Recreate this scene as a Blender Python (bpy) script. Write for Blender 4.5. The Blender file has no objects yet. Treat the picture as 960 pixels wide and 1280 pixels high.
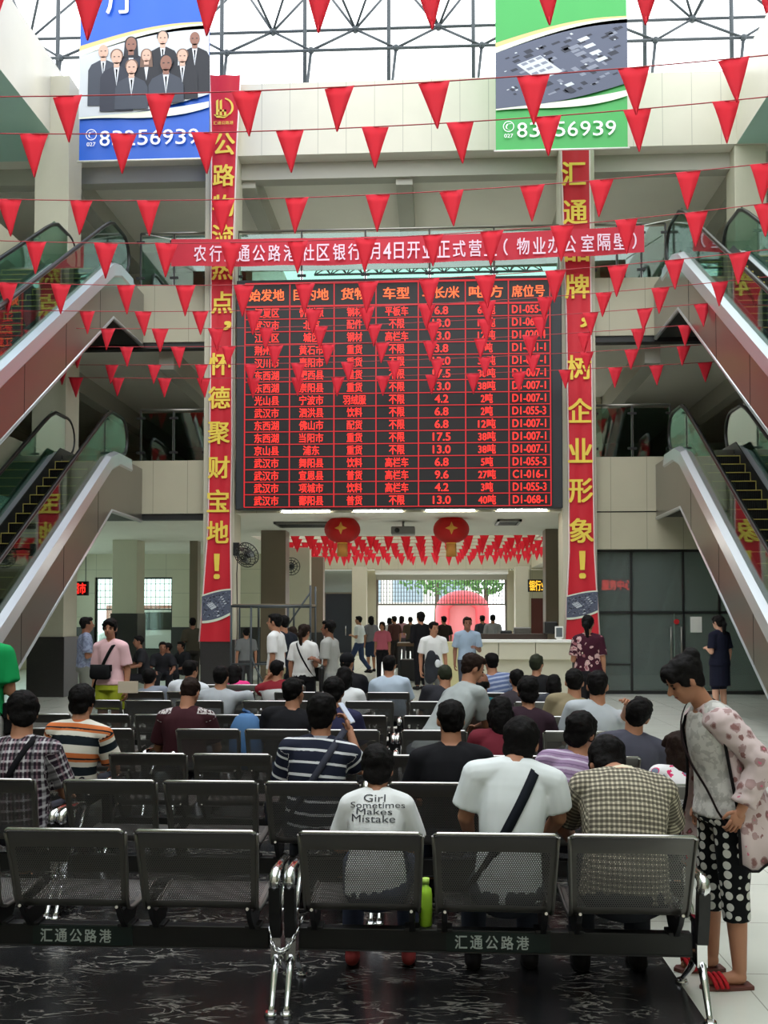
import bpy, bmesh, math, random
import numpy as np
from mathutils import Vector, Matrix, noise
from mathutils.bvhtree import BVHTree
random.seed(7)
C = bpy.context.scene.collection
SC = bpy.context.scene
PI = math.pi
V = Vector

# ------------------------------------------------------------------ camera
F_PX = 1200.0
YAW, PITCH = math.atan(60/1200), math.radians(2.0)
CAM = V((0, 0, 1.72))
fw = V((-math.sin(YAW)*math.cos(PITCH), math.cos(YAW)*math.cos(PITCH), math.sin(PITCH)))
rt = V((math.cos(YAW), math.sin(YAW), 0))
up = rt.cross(fw)
_d = V((0, 1, 0))
CY = 774 + F_PX*_d.dot(up)/_d.dot(fw)
cam_data = bpy.data.cameras.new('camera')
cam = bpy.data.objects.new('camera', cam_data); C.objects.link(cam)
cam.matrix_world = Matrix(((rt.x, up.x, -fw.x, CAM.x), (rt.y, up.y, -fw.y, CAM.y), (rt.z, up.z, -fw.z, CAM.z), (0, 0, 0, 1)))
cam_data.sensor_fit = 'VERTICAL'; cam_data.sensor_height = 36; cam_data.sensor_width = 27
cam_data.lens = 36*F_PX/1280
cam_data.shift_y = (CY-640)/1280
cam_data.clip_end = 400
SC.camera = cam

def ray(px, py):
    return fw + rt*((px-480)/F_PX) - up*((py-CY)/F_PX)
def W(px, py, Y):
    """point of the place seen at photo pixel (px,py) on the plane Y"""
    d = ray(px, py); return CAM + d*(Y/d.y)
def WZ(px, py, z):
    d = ray(px, py); return CAM + d*((z-CAM.z)/d.z)

# ------------------------------------------------------------------ light, exposure
world = bpy.data.worlds.new('overcast'); SC.world = world; world.use_nodes = True
wn = world.node_tree; wn.nodes.clear()
wo = wn.nodes.new('ShaderNodeOutputWorld'); wb = wn.nodes.new('ShaderNodeBackground')
wb.inputs[0].default_value = (0.93, 0.97, 1.0, 1); wb.inputs[1].default_value = 3.2
wn.links.new(wb.outputs[0], wo.inputs[0])
SC.view_settings.view_transform = 'Standard'; SC.view_settings.look = 'None'
SC.view_settings.gamma = 1; SC.view_settings.use_curve_mapping = False
SC.view_settings.exposure = 0.0
SC.cycles.max_bounces = 10; SC.cycles.diffuse_bounces = 6; SC.cycles.transparent_max_bounces = 24
SC.cycles.use_denoising = True
SC.cycles.caustics_reflective = False; SC.cycles.caustics_refractive = False

# ------------------------------------------------------------------ helpers
class MB:
    def __init__(s): s.bm = bmesh.new(); s.mi = 0
    def face(s, pts, mi=None):
        vs = [s.bm.verts.new(p) for p in pts]
        f = s.bm.faces.new(vs); f.material_index = s.mi if mi is None else mi
        return f
    def box(s, lo, hi, mi=None, M=None):
        x0, y0, z0 = lo; x1, y1, z1 = hi
        P = [V(p) for p in ((x0,y0,z0),(x1,y0,z0),(x1,y1,z0),(x0,y1,z0),(x0,y0,z1),(x1,y0,z1),(x1,y1,z1),(x0,y1,z1))]
        if M: P = [M @ p for p in P]
        vs = [s.bm.verts.new(p) for p in P]
        for q in ((3,2,1,0),(4,5,6,7),(0,1,5,4),(1,2,6,5),(2,3,7,6),(3,0,4,7)):
            f = s.bm.faces.new([vs[i] for i in q]); f.material_index = s.mi if mi is None else mi
        return s
    def prism(s, poly, axis, a, b, mi=None):
        """poly: 2-D points in the two other axes (order y,z / x,z / x,y)"""
        def p3(u, v, w):
            return (w,u,v) if axis=='x' else ((u,w,v) if axis=='y' else (u,v,w))
        A = [s.bm.verts.new(p3(u,v,a)) for u,v in poly]; B = [s.bm.verts.new(p3(u,v,b)) for u,v in poly]
        n = len(poly); m = s.mi if mi is None else mi
        fs = [s.bm.faces.new(A), s.bm.faces.new(B[::-1])]
        for i in range(n):
            fs.append(s.bm.faces.new([A[i], B[i], B[(i+1)%n], A[(i+1)%n]]))
        for f in fs: f.material_index = m
        bmesh.ops.recalc_face_normals(s.bm, faces=fs)
        return s
    def tube(s, pts, r, n=8, mi=None, closed=False, smooth=True):
        pts = [V(p) for p in pts]; m = s.mi if mi is None else mi
        rs = r if isinstance(r, (list, tuple)) else [r]*len(pts)
        rings = []; N = len(pts); prev = None
        for i, p in enumerate(pts):
            if closed: t = pts[(i+1)%N]-pts[i-1]
            else: t = pts[min(i+1,N-1)]-pts[max(i-1,0)]
            t.normalize()
            if prev is None:
                a = V((0,0,1)) if abs(t.z) < .9 else V((1,0,0))
                u = t.cross(a).normalized()
            else:
                u = (prev - t*prev.dot(t)).normalized()
            prev = u; v = t.cross(u)
            rings.append([s.bm.verts.new(p + (u*math.cos(2*PI*k/n)+v*math.sin(2*PI*k/n))*rs[i]) for k in range(n)])
        L = N if closed else N-1
        for i in range(L):
            A, B = rings[i], rings[(i+1)%N]
            for k in range(n):
                f = s.bm.faces.new([A[k], A[(k+1)%n], B[(k+1)%n], B[k]]); f.smooth = smooth; f.material_index = m
        if not closed:
            f = s.bm.faces.new(rings[0][::-1]); f.material_index = m
            f = s.bm.faces.new(rings[-1]); f.material_index = m
        return s
    def loft(s, rings, mi=None, smooth=True):
        """rings: lists of points, closed with caps"""
        m = s.mi if mi is None else mi
        R = [[s.bm.verts.new(p) for p in r] for r in rings]
        n = len(R[0])
        for A, B in zip(R, R[1:]):
            for k in range(n):
                f = s.bm.faces.new([A[k], A[(k+1)%n], B[(k+1)%n], B[k]]); f.smooth = smooth; f.material_index = m
        s.bm.faces.new(R[0][::-1]).material_index = m; s.bm.faces.new(R[-1]).material_index = m
        return s
    def cone(s, p0, p1, r0, r1, n=14, cap0=True, cap1=True, mi=None):
        p0, p1 = V(p0), V(p1); t = (p1-p0)
        if t.length < 1e-5: t = V((0,0,1e-4))
        t.normalize(); a = V((0,0,1)) if abs(t.z) < .9 else V((1,0,0))
        u = t.cross(a).normalized(); v = t.cross(u); rings = []
        def ring(c, r): rings.append([c+(u*math.cos(2*PI*k/n)+v*math.sin(2*PI*k/n))*r for k in range(n)])
        if cap0:
            for q in (80, 50, 25): ring(p0 - t*r0*math.sin(math.radians(q)), r0*math.cos(math.radians(q)))
        ring(p0, r0); ring(p1, r1)
        if cap1:
            for q in (25, 50, 80): ring(p1 + t*r1*math.sin(math.radians(q)), r1*math.cos(math.radians(q)))
        return s.loft(rings, mi)
    def ell(s, c, r, R=None, n=16, m=10, mi=None):
        c = V(c); rings = []
        for j in range(1, m):
            a = PI*j/m; z = -math.cos(a); q = math.sin(a); rg = []
            for k in range(n):
                p = V((r[0]*q*math.cos(2*PI*k/n), r[1]*q*math.sin(2*PI*k/n), r[2]*z))
                rg.append(c + (R @ p if R else p))
            rings.append(rg)
        return s.loft(rings, mi)
    def mesh(s, name):
        me = bpy.data.meshes.new(name); s.bm.to_mesh(me); s.bm.free(); return me
    def build(s, name, mats, parent=None, bevel=0, smooth=False):
        if smooth:
            for f in s.bm.faces: f.smooth = True
        o = bpy.data.objects.new(name, s.mesh(name))
        return fin(o, mats, parent, bevel)
def fin(o, mats, parent=None, bevel=0):
    for m in (mats if isinstance(mats, (list, tuple)) else [mats]): o.data.materials.append(m)
    C.objects.link(o)
    if parent: o.parent = parent
    if bevel:
        b = o.modifiers.new('bevel', 'BEVEL'); b.width = bevel; b.segments = 2; b.limit_method = 'ANGLE'
    return o
def tag(o, label=None, cat=None, group=None, kind=None):
    if label: o['label'] = label
    if cat: o['category'] = cat
    if group: o['group'] = group
    if kind: o['kind'] = kind
    return o
def thing(name, label, cat, loc=(0,0,0), rz=0, group=None):
    o = bpy.data.objects.new(name, None); o.empty_display_size = .2; C.objects.link(o)
    o.location = loc; o.rotation_euler = (0,0,rz)
    return tag(o, label, cat, group)
def struct(mb, name, mats, bevel=0):
    o = mb.build(name, mats, None, bevel); o['kind'] = 'structure'; return o
def copy_tree(o, parent=None):
    c = o.copy(); C.objects.link(c); c.parent = parent
    for ch in o.children: copy_tree(ch, c)
    return c

TS = bpy.data.scenes.new('workbench')
def evaluated_mesh(o):
    TS.collection.objects.link(o)
    with bpy.context.temp_override(scene=TS, view_layer=TS.view_layers[0]): dg = bpy.context.evaluated_depsgraph_get()
    me = bpy.data.meshes.new_from_object(o.evaluated_get(dg)); bpy.data.objects.remove(o); return me
def displace(me, fn):
    n = len(me.vertices); co = np.empty(n*3, np.float32); no = np.empty(n*3, np.float32)
    me.vertices.foreach_get('co', co); me.vertices.foreach_get('normal', no); co = co.reshape(-1,3); no = no.reshape(-1,3)
    d = np.array([fn(V(c)) for c in co.tolist()], np.float32); me.vertices.foreach_set('co', (co+no*d[:,None]).ravel()); me.update()
def tc_local(me):
    at = me.attributes.new('tc', 'FLOAT_VECTOR', 'POINT'); co = np.empty(len(me.vertices)*3, np.float32); me.vertices.foreach_get('co', co); at.data.foreach_set('vector', co)
# ------------------------------------------------------------------ materials
def new_mat(name):
    m = bpy.data.materials.new(name); m.use_nodes = True
    nt = m.node_tree; b = nt.nodes['Principled BSDF']
    return m, nt, b
def srgb(c):
    return tuple(((x/255)/12.92 if x/255 <= .04045 else ((x/255+.055)/1.055)**2.4) for x in c)+(1,)
def N(nt, typ, **kw):
    n = nt.nodes.new(typ)
    for k, v in kw.items():
        if k.startswith('i'): 
            n.inputs[int(k[1:])].default_value = v
        else: setattr(n, k, v)
    return n
def lk(nt, a, b): nt.links.new(a, b)
def mth(nt, op, a, b=None, c=None):
    n = nt.nodes.new('ShaderNodeMath'); n.operation = op
    for i, x in enumerate((a, b, c)):
        if x is None: continue
        if isinstance(x, (int, float)): n.inputs[i].default_value = x
        else: nt.links.new(x, n.inputs[i])
    return n.outputs[0]
def mixc(nt, fac, a, b):
    n = nt.nodes.new('ShaderNodeMix'); n.data_type = 'RGBA'
    for i, x in ((0, fac), (6, a), (7, b)):
        if isinstance(x, (int, float)): n.inputs[i].default_value = x
        elif isinstance(x, tuple): n.inputs[i].default_value = x
        else: nt.links.new(x, n.inputs[i])
    return n.outputs[2]
def mat(name, col, rough=.6, metal=0, var=.0, vscale=3, spec=.5, emit=None, bump=0, bscale=60):
    m, nt, b = new_mat(name); c = srgb(col) if max(col) > 1 else tuple(col)+(1,)
    b.inputs['Base Color'].default_value = c; b.inputs['Roughness'].default_value = rough
    b.inputs['Metallic'].default_value = metal; b.inputs['Specular IOR Level'].default_value = spec
    if var or bump:
        tc = N(nt, 'ShaderNodeTexCoord')
    if var:
        nz = N(nt, 'ShaderNodeTexNoise'); nz.inputs['Scale'].default_value = vscale; nz.inputs['Detail'].default_value = 5
        lk(nt, tc.outputs['Object'], nz.inputs['Vector'])
        k = mth(nt, 'MULTIPLY_ADD', nz.outputs['Fac'], 2*var, 1-var)
        mx = N(nt, 'ShaderNodeVectorMath', operation='SCALE'); mx.inputs[0].default_value = c[:3]
        lk(nt, k, mx.inputs['Scale']); lk(nt, mx.outputs[0], b.inputs['Base Color'])
    if bump:
        n2 = N(nt, 'ShaderNodeTexNoise'); n2.inputs['Scale'].default_value = bscale
        lk(nt, tc.outputs['Object'], n2.inputs['Vector'])
        bp = N(nt, 'ShaderNodeBump'); bp.inputs['Strength'].default_value = bump; bp.inputs['Distance'].default_value = .01
        lk(nt, n2.outputs['Fac'], bp.inputs['Height']); lk(nt, bp.outputs[0], b.inputs['Normal'])
    if emit: b.inputs['Emission Color'].default_value = c; b.inputs['Emission Strength'].default_value = emit
    return m
def panel_mat(name, col, px, pz, rough=.35, line=.012, dark=.55, ox=0, oz=0, axis='X'):
    """cladding panels: joints every px along the wall and every pz up it (world coordinates)"""
    m, nt, b = new_mat(name); g = N(nt, 'ShaderNodeNewGeometry'); sp = N(nt, 'ShaderNodeSeparateXYZ')
    lk(nt, g.outputs['Position'], sp.inputs[0])
    fac = None
    for ax, per, off in ((axis, px, ox), ('Z', pz, oz)):
        if not per: continue
        u = mth(nt, 'FLOORED_MODULO', mth(nt, 'ADD', sp.outputs[ax], off), per)
        f = mth(nt, 'LESS_THAN', u, line)
        fac = f if fac is None else mth(nt, 'MAXIMUM', fac, f)
    nz = N(nt, 'ShaderNodeTexNoise'); nz.inputs['Scale'].default_value = 1.3; nz.inputs['Detail'].default_value = 4
    lk(nt, g.outputs['Position'], nz.inputs['Vector'])
    c = srgb(col); k = mth(nt, 'MULTIPLY_ADD', nz.outputs['Fac'], .14, .93)
    vm = N(nt, 'ShaderNodeVectorMath', operation='SCALE'); vm.inputs[0].default_value = c[:3]; lk(nt, k, vm.inputs['Scale'])
    lk(nt, mixc(nt, fac, vm.outputs[0], tuple(x*dark for x in c[:3])+(1,)), b.inputs['Base Color'])
    b.inputs['Roughness'].default_value = rough
    return m
def glass_mat(name, tint, alpha=.12, rough=.03):
    """thin pane: mostly see-through, tinted, with mirror reflections at grazing angles"""
    m, nt, b = new_mat(name); nt.nodes.remove(b); out = nt.nodes['Material Output']
    tr = N(nt, 'ShaderNodeBsdfTransparent'); tr.inputs[0].default_value = srgb(tint)
    gl = N(nt, 'ShaderNodeBsdfGlossy'); gl.inputs['Roughness'].default_value = rough; gl.inputs[0].default_value = (.9,.95,.93,1)
    fr = N(nt, 'ShaderNodeFresnel'); ge = N(nt, 'ShaderNodeNewGeometry'); lk(nt, mth(nt, 'MULTIPLY_ADD', ge.outputs['Backfacing'], 1/1.5-1.5, 1.5), fr.inputs[0])
    f = mth(nt, 'MINIMUM', mth(nt, 'ADD', fr.outputs[0], alpha*.4), 1.0)
    mx = N(nt, 'ShaderNodeMixShader'); lk(nt, f, mx.inputs[0]); lk(nt, tr.outputs[0], mx.inputs[1]); lk(nt, gl.outputs[0], mx.inputs[2])
    lk(nt, mx.outputs[0], out.inputs[0])
    return m

M = {}
M['cream'] = panel_mat('cream_cladding', (186,181,158), .82, 0)
M['cream_tall'] = panel_mat('cream_cladding_high', (206,202,186), .67, 0)
M['cream_wall'] = panel_mat('cream_wall_tile', (200,195,174), .9, .9, ox=.2)
M['cream_plain'] = mat('cream_paint', (196,192,172), .5, var=.05)
M['ceiling'] = mat('ceiling_paint', (226,222,212), .8, var=.06, vscale=.8)
M['ceiling_teal'] = mat('ceiling_pale_teal', (176,214,204), .5, var=.06, vscale=.8)  # teal puts greenish reflected light into the soffit colour
M['slabgrey'] = mat('grey_soffit', (176,174,164), .8, var=.08, vscale=.7)
M['brown_stone'] = mat('brown_column_tile', (120,108,92), .4, var=.1, vscale=2)
M['granite'] = mat('dark_granite', (52,50,50), .3, var=.3, vscale=40)
M['dark'] = mat('dark_metal', (32,33,34), .45)
M['black'] = mat('black_plastic', (14,14,15), .45)
M['rubber'] = mat('black_rubber', (10,11,11), .35)
M['steel'] = mat('brushed_steel', (150,147,140), .28, .85, var=.06, vscale=1.5)
M['alu'] = mat('aluminium_deck', (205,210,216), .32, .75)
M['chrome'] = mat('chrome', (225,226,228), .09, 1)
M['truss'] = mat('grey_truss_paint', (66,72,76), .5, .3)
M['red_flag'] = None
M['yellow'] = mat('yellow_edge', (215,200,110), .6)
M['white'] = mat('white_paint', (235,235,230), .5)
M['red_cloth'] = mat('red_banner_cloth', (205,24,44), .6, var=.06, vscale=5)
M['gold'] = mat('gold_print', (244,214,84), .6)
M['whiteprint'] = mat('white_print', (240,240,245), .6)
M['led_off'] = mat('led_panel', (16,14,17), .5)
def emis(name, col, s):
    m, nt, b = new_mat(name); b.inputs['Base Color'].default_value = srgb(tuple(x*.3 for x in col)); b.inputs['Emission Color'].default_value = srgb(col)
    b.inputs['Emission Strength'].default_value = s; return m
M['led_red'] = emis('led_red', (255,44,36), 1.7)
M['led_line'] = emis('led_grid_red', (226,34,44), .85)
M['led_bright'] = emis('led_bright_red', (255,44,40), 5)
M['led_orange'] = emis('led_orange', (255,100,46), 1.7)
M['led_yellow'] = emis('led_yellow', (255,190,50), 1.4)
M['glass'] = glass_mat('clear_glass', (222,236,230), .12)
M['green_glass'] = glass_mat('green_glass', (186,214,204), .2)
def painted_reflection_glass():  # grey diffuse half paints in the hall's reflection on the panes
    m, nt, b = new_mat('glass_painted_reflection'); out = nt.nodes['Material Output']
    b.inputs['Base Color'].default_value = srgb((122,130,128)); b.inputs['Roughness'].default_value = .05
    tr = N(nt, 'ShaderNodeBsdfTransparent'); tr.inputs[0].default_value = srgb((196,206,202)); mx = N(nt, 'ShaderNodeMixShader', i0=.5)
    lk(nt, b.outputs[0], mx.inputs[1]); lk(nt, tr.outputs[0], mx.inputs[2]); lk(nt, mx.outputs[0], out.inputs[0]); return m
M['reflection_glass'] = painted_reflection_glass()
M['skyglass'] = glass_mat('roof_glass', (238,245,246), .02)

def flag_mat():
    m, nt, b = new_mat('red_pennant_cloth'); out = nt.nodes['Material Output']
    b.inputs['Base Color'].default_value = srgb((246,62,84)); b.inputs['Roughness'].default_value = .7
    tl = N(nt, 'ShaderNodeBsdfTranslucent'); tl.inputs[0].default_value = srgb((252,84,104))
    mx = N(nt, 'ShaderNodeMixShader', i0=.5); lk(nt, b.outputs[0], mx.inputs[1]); lk(nt, tl.outputs[0], mx.inputs[2])
    lk(nt, mx.outputs[0], out.inputs[0]); return m
M['red_flag'] = flag_mat()

def marble_black():
    m, nt, b = new_mat('black_marble'); tc = N(nt, 'ShaderNodeNewGeometry')
    n1 = N(nt, 'ShaderNodeTexNoise'); n1.inputs['Scale'].default_value = 8.5; n1.inputs['Detail'].default_value = 9; n1.inputs['Distortion'].default_value = 1.2
    mp = N(nt, 'ShaderNodeMapping'); mp.inputs['Scale'].default_value = (.55, 1.5, 1); lk(nt, tc.outputs['Position'], mp.inputs[0])
    lk(nt, mp.outputs[0], n1.inputs['Vector'])
    v = mth(nt, 'ABSOLUTE', mth(nt, 'SUBTRACT', n1.outputs['Fac'], .5))
    vein = mth(nt, 'SUBTRACT', 1.0, mth(nt, 'MINIMUM', mth(nt, 'MULTIPLY', v, 30), 1.0))
    n2 = N(nt, 'ShaderNodeTexNoise'); n2.inputs['Scale'].default_value = 3.2; n2.inputs['Detail'].default_value = 3; lk(nt, tc.outputs['Position'], n2.inputs['Vector'])
    msk = mth(nt, 'MINIMUM', mth(nt, 'MAXIMUM', mth(nt, 'MULTIPLY', mth(nt, 'SUBTRACT', n2.outputs['Fac'], .44), 7), 0), 1)
    f = mth(nt, 'MULTIPLY', vein, msk)
    lk(nt, mixc(nt, mth(nt, 'MULTIPLY', f, .62), (.014,.014,.015,1), (.42,.40,.36,1)), b.inputs['Base Color'])
    b.inputs['Roughness'].default_value = .22; return m
def floor_tile():
    m, nt, b = new_mat('pale_floor_tile'); g = N(nt, 'ShaderNodeNewGeometry'); sp = N(nt, 'ShaderNodeSeparateXYZ'); lk(nt, g.outputs['Position'], sp.inputs[0])
    fx = mth(nt, 'LESS_THAN', mth(nt, 'FLOORED_MODULO', mth(nt, 'ADD', sp.outputs['X'], .13), .8), .006)
    fy = mth(nt, 'LESS_THAN', mth(nt, 'FLOORED_MODULO', sp.outputs['Y'], .8), .008)
    n1 = N(nt, 'ShaderNodeTexNoise'); n1.inputs['Scale'].default_value = 1.8; n1.inputs['Detail'].default_value = 7; lk(nt, g.outputs['Position'], n1.inputs['Vector'])
    c = mixc(nt, n1.outputs['Fac'], srgb((204,207,197)), srgb((226,227,216)))
    lk(nt, mixc(nt, mth(nt, 'MAXIMUM', fx, fy), c, srgb((160,160,150))), b.inputs['Base Color'])
    b.inputs['Roughness'].default_value = .17; return m
M['marble'] = marble_black(); M['tile'] = floor_tile()
# ================================================================== setting
XL, XR = -8.6, 7.05            # atrium edges
PLX0, PLX1 = W(254,640,22.0).x, W(293,640,22.0).x
PRX0, PRX1 = W(703,640,22.0).x, W(746,640,22.0).x
LEV = ((4.2, 5.45), (8.27, 9.62), (12.7, 14.43))

mb = MB()
def quad(x0, y0, x1, y1, mi): mb.face([(x0,y0,0),(x1,y0,0),(x1,y1,0),(x0,y1,0)], mi)
quad(-8, -6, 1.17, 12.8, 1)
quad(-16, -6, -8, 12.8, 0); quad(1.17, -6, 13, 12.8, 0); quad(-16, 12.8, 13, 50, 0)
struct(mb, 'floor', [M['tile'], M['marble']])

def wall_with_added_openings(name, x0, x1):  # side wall with unseen openings added to let daylight in
    mb = MB(); ya, yb = 23.0, 35.4; zo = [(.9,3.8)]
    mb.box((x0,-6,0), (x1,ya,14.4)); mb.box((x0,yb,0), (x1,36.4 if x0 < 0 else 50,14.4)); z = 0
    for a, b in zo: mb.box((x0,ya,z), (x1,yb,a)); z = b
    mb.box((x0,ya,z), (x1,yb,14.4))
    struct(mb, name, M['cream_wall'])
    for k, (a, b) in enumerate(zo):
        t = thing('window_%d' % (k+3+(3 if x0 > 0 else 0)), None, None, ((x0+x1)/2, ya, a)); t['kind'] = 'structure'  # unseen window, added for the daylight it brings to wing and shop
        MB().box((-.01,0,0), (.01,yb-ya,b-a)).build('pane', M['glass'], t)
        for j in range(7): y = (yb-ya)*j/6; MB().box((-.05,y-.04,0), (.05,y+.04,b-a)).build('mullion', M['alu'], t)
wall_with_added_openings('wall_left', -14.3, -14); wall_with_added_openings('wall_right', 12.5, 12.8)
mb = MB().box((-14,-6.3,0), (12.5,-6,14.4)); struct(mb, 'wall_front', M['cream_wall'])

def slab(name, lo, hi, side):
    mb = MB(); mb.box(lo, hi)
    for f in mb.bm.faces:
        f.normal_update()
        f.material_index = 1 if f.normal.z < -.5 else (2 if f.normal.z > .5 else 0)
    return struct(mb, name, [M[side], M['ceiling_teal' if 'gallery' in name else 'ceiling'], M['tile']])
for i, (a, b) in enumerate(LEV):
    side = 'cream_tall' if i == 2 else 'cream'
    slab('ceiling_gallery_left', (-14,-6,a), (XL,22.2,b), side)
    slab('ceiling_gallery_right', (XR,-6,a), (12.5,22.2,b), side)
    slab('ceiling_bridge', (-14,22.2,a), (12.5,28.4,b), side)
    slab('ceiling_wing_left', (-14,28.4,a), (-5.4,36.4,b), side)
    slab('ceiling_wing_right', (4.8,28.4,a), (12.5,50,b), side)
# landing slabs that carry the feet of the upper escalators
slab('ceiling_landing_left', (XL,4,4.2), (-6.75,12.2,5.25), 'cream')
slab('ceiling_landing_right', (5.1,4,4.2), (XR,12.2,5.25), 'cream')
# beams under the high ceiling and the second ceiling
mb = MB()
for x in (-8.8, -4.45, -.65, 3.55, 7.5): mb.box((x-.2,22.7,12.15), (x+.2,28.2,12.71))
mb.box((-14,22.6,12.3), (12.5,22.95,12.71)); mb.box((-14,28.0,12.2), (12.5,28.4,12.71))
struct(mb, 'ceiling_beams', M['slabgrey'])
mb = MB()
for x in (-9.5, -6.4, 5.2, 8.2): mb.box((x-.18,22.7,7.75), (x+.18,36,8.28))
struct(mb, 'ceiling_beams_second', M['slabgrey'])
# dark recessed joint under the fascias
mb = MB()
for a, b in LEV[:2]: mb.box((-14,22.25,a-.14), (PLX0,22.5,a+.01)); mb.box((PRX1,22.25,a-.14), (12.5,22.5,a+.01))
struct(mb, 'trim_1', M['dark'])
# back walls of the wings
WY = 36.0
def wx(px, Y=WY): return W(px, 774, Y).x
zt = W(300,738,WY).z
mb = MB()
xs = [-14, wx(118), wx(141), wx(176), wx(215), -5.4]
ztop, zsill = W(0,722,WY).z, .55
for i in range(5):
    if i in (1, 3):
        mb.box((xs[i],WY,ztop), (xs[i+1],WY+.3,4.2), 0); mb.box((xs[i],WY,0), (xs[i+1],WY+.3,zsill), 1)
    else:
        mb.box((xs[i],WY,1.42), (xs[i+1],WY+.3,4.2), 0); mb.box((xs[i],WY-.03,0), (xs[i+1],WY+.3,1.42), 1)
mb.box((-14,WY,5.4), (-5.4,WY+.3,12.7), 0)
struct(mb, 'wall_back_left', [M['cream_wall'], M['granite']])
mb = MB().box((4.8,WY,5.4), (12.5,WY+.3,12.7)); struct(mb, 'wall_back_right', mat('pale_green_wall', (196,204,190), .6, var=.05))
mb = MB().box((-5.6,28.4,5.4), (-5.4,46,12.7)); mb.box((-5.6,36.4,0), (-5.4,47.5,5.4)); mb.box((4.8,28.4,5.4), (5.0,46,12.7)); struct(mb, 'wall_court_sides', M['cream_wall'])
# side wall closing the left wing behind the windows, shop back wall
mb = MB().box((PRX1,30,0), (12.5,30.2,4.2)); struct(mb, 'wall_shop_back', mat('shop_wall', (120,140,128), .7, var=.15, vscale=.6))

def window(n, x0, x1, z0, z1, Y):
    t = thing('window_%d' % n, None, None, ((x0+x1)/2, Y, z0)); t['kind'] = 'structure'
    w, h = (x1-x0)/2, z1-z0
    mb = MB()
    for a, b in (((-w,-.05,0),(-w+.06,.05,h)), ((w-.06,-.05,0),(w,.05,h)), ((-w,-.05,0),(w,.05,.06)), ((-w,-.05,h-.06),(w,.05,h)), ((-w,-.04,h*.55),(w,.04,h*.55+.05))): mb.box(a, b)
    mb.build('window_frame', M['dark'], t)
    mb = MB()
    k = int(2*w/.16)
    for i in range(1, k): mb.tube([(-w+2*w*i/k,.0,h*.55), (-w+2*w*i/k,.0,h)], .012, 5)
    for j in range(1, 5): mb.tube([(-w,0,h*.55+h*.45*j/5), (w,0,h*.55+h*.45*j/5)], .012, 5)
    mb.build('grille', M['steel'], t)
    MB().box((-w,.06,0), (w,.07,h)).build('pane', M['glass'], t)
window(1, xs[1], xs[2], zsill, ztop, WY+.15); window(2, xs[3], xs[4], zsill, ztop, WY+.15)

# columns
def column(name, x0, x1, y0, y1, z1, m, base=1.25, mbase='granite', zb=0):
    mb = MB(); mb.box((x0,y0,zb), (x1,y1,z1), 0)
    if base:
        e = .035
        mb.box((x0-e,y0-e,zb), (x1+e,y1+e,zb+base), 1)
    return struct(mb, name, [M[m], M[mbase]], .01)
column('column_left_banner', PLX0, PLX1, 22.0, 22.75, 14.4, 'cream_plain')
column('column_right_banner', PRX0, PRX1, 22.0, 22.75, 14.4, 'cream_plain', 1.1)
column('column_gallery_left', W(36,800,20.9).x, W(79,800,20.9).x, 20.9, 21.7, 14.0, 'cream_plain', 1.33)
column('column_gallery_right', W(922,160,22.0).x, W(962,160,22.0).x, 22.25, 22.9, 12.7, 'cream_plain', 0, zb=9.6)
column('column_hall', W(326,700,26.5).x, W(357,700,26.5).x, 26.5, 27.2, 4.2, 'brown_stone', 0)
column('column_hall', W(682,700,26.5).x, W(703.5,700,26.5).x, 26.5, 27.2, 4.2, 'brown_stone', 1.0)
column('column_hall', W(360,700,33).x, W(387,700,33).x, 33, 33.5, 4.2, 'cream_plain', 1.0)
column('column_hall', W(388,700,38).x, W(404,700,38).x, 38, 38.6, 4.2, 'brown_stone', 1.2)
column('column_hall', W(440,700,45.5).x, W(458,700,45.5).x, 45.5, 46.2, 4.2, 'cream_plain', 0)
column('column_hall', W(644,700,45.5).x, W(661,700,45.5).x, 45.5, 46.2, 4.2, 'cream_plain', 1.0)
column('column_hall', W(237,700,30).x, W(247,700,30).x, 30, 30.4, 4.2, 'brown_stone', 0)
column('column_hall', W(140,740,29.5).x, W(171,740,29.5).x, 29.5, 30.3, 4.2, 'cream_plain', 1.9)
column('column_gallery', -9.4, -8.7, 6, 6.8, 14, 'cream_plain'); column('column_gallery', 7.15, 7.9, 6, 6.8, 14, 'cream_plain')
column('column_gallery', -9.4, -8.7, 13.5, 14.2, 14, 'cream_plain'); column('column_gallery', 7.15, 7.9, 13.5, 14.2, 14, 'cream_plain')

# far frontage of the back court
FY = 47.5
def fx(px): return W(px, 774, FY).x
mb = MB()
mb.box((-7,46.6,4.15), (8,47.3,6.2), 0)                       # fascia
mb.box((fx(330),FY,0), (fx(405),FY+.3,4.15), 0); mb.box((fx(441),FY,0), (fx(470),FY+.3,4.15), 0)
mb.box((fx(405),FY,W(0,741,FY).z), (fx(441),FY+.3,4.15), 2)
mb.box((fx(634),FY,0), (fx(664),FY+.3,4.15), 0); mb.box((fx(664),FY,2.75), (12.5,FY+.3,4.15), 0)
mb.box((fx(664),FY+.05,0), (12.5,FY+.35,2.75), 1)
mb.box((fx(470),46.7,3.92), (fx(634),FY+.3,4.15), 3)
struct(mb, 'wall_far', [M['cream'], mat('dark_red_shopfront', (92,40,34), .5), mat('grey_signboard', (150,160,160), .5), M['white']])
d = thing('door_1', None, None, ((fx(405)+fx(441))/2, FY+.1, 0)); d['kind'] = 'structure'
w = (fx(441)-fx(405))/2; h = W(0,741,FY).z
MB().box((-w+.06,0,.05), (w-.06,.05,h-.06)).build('door_leaf', mat('navy_door', (38,46,58), .35), d)
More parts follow.
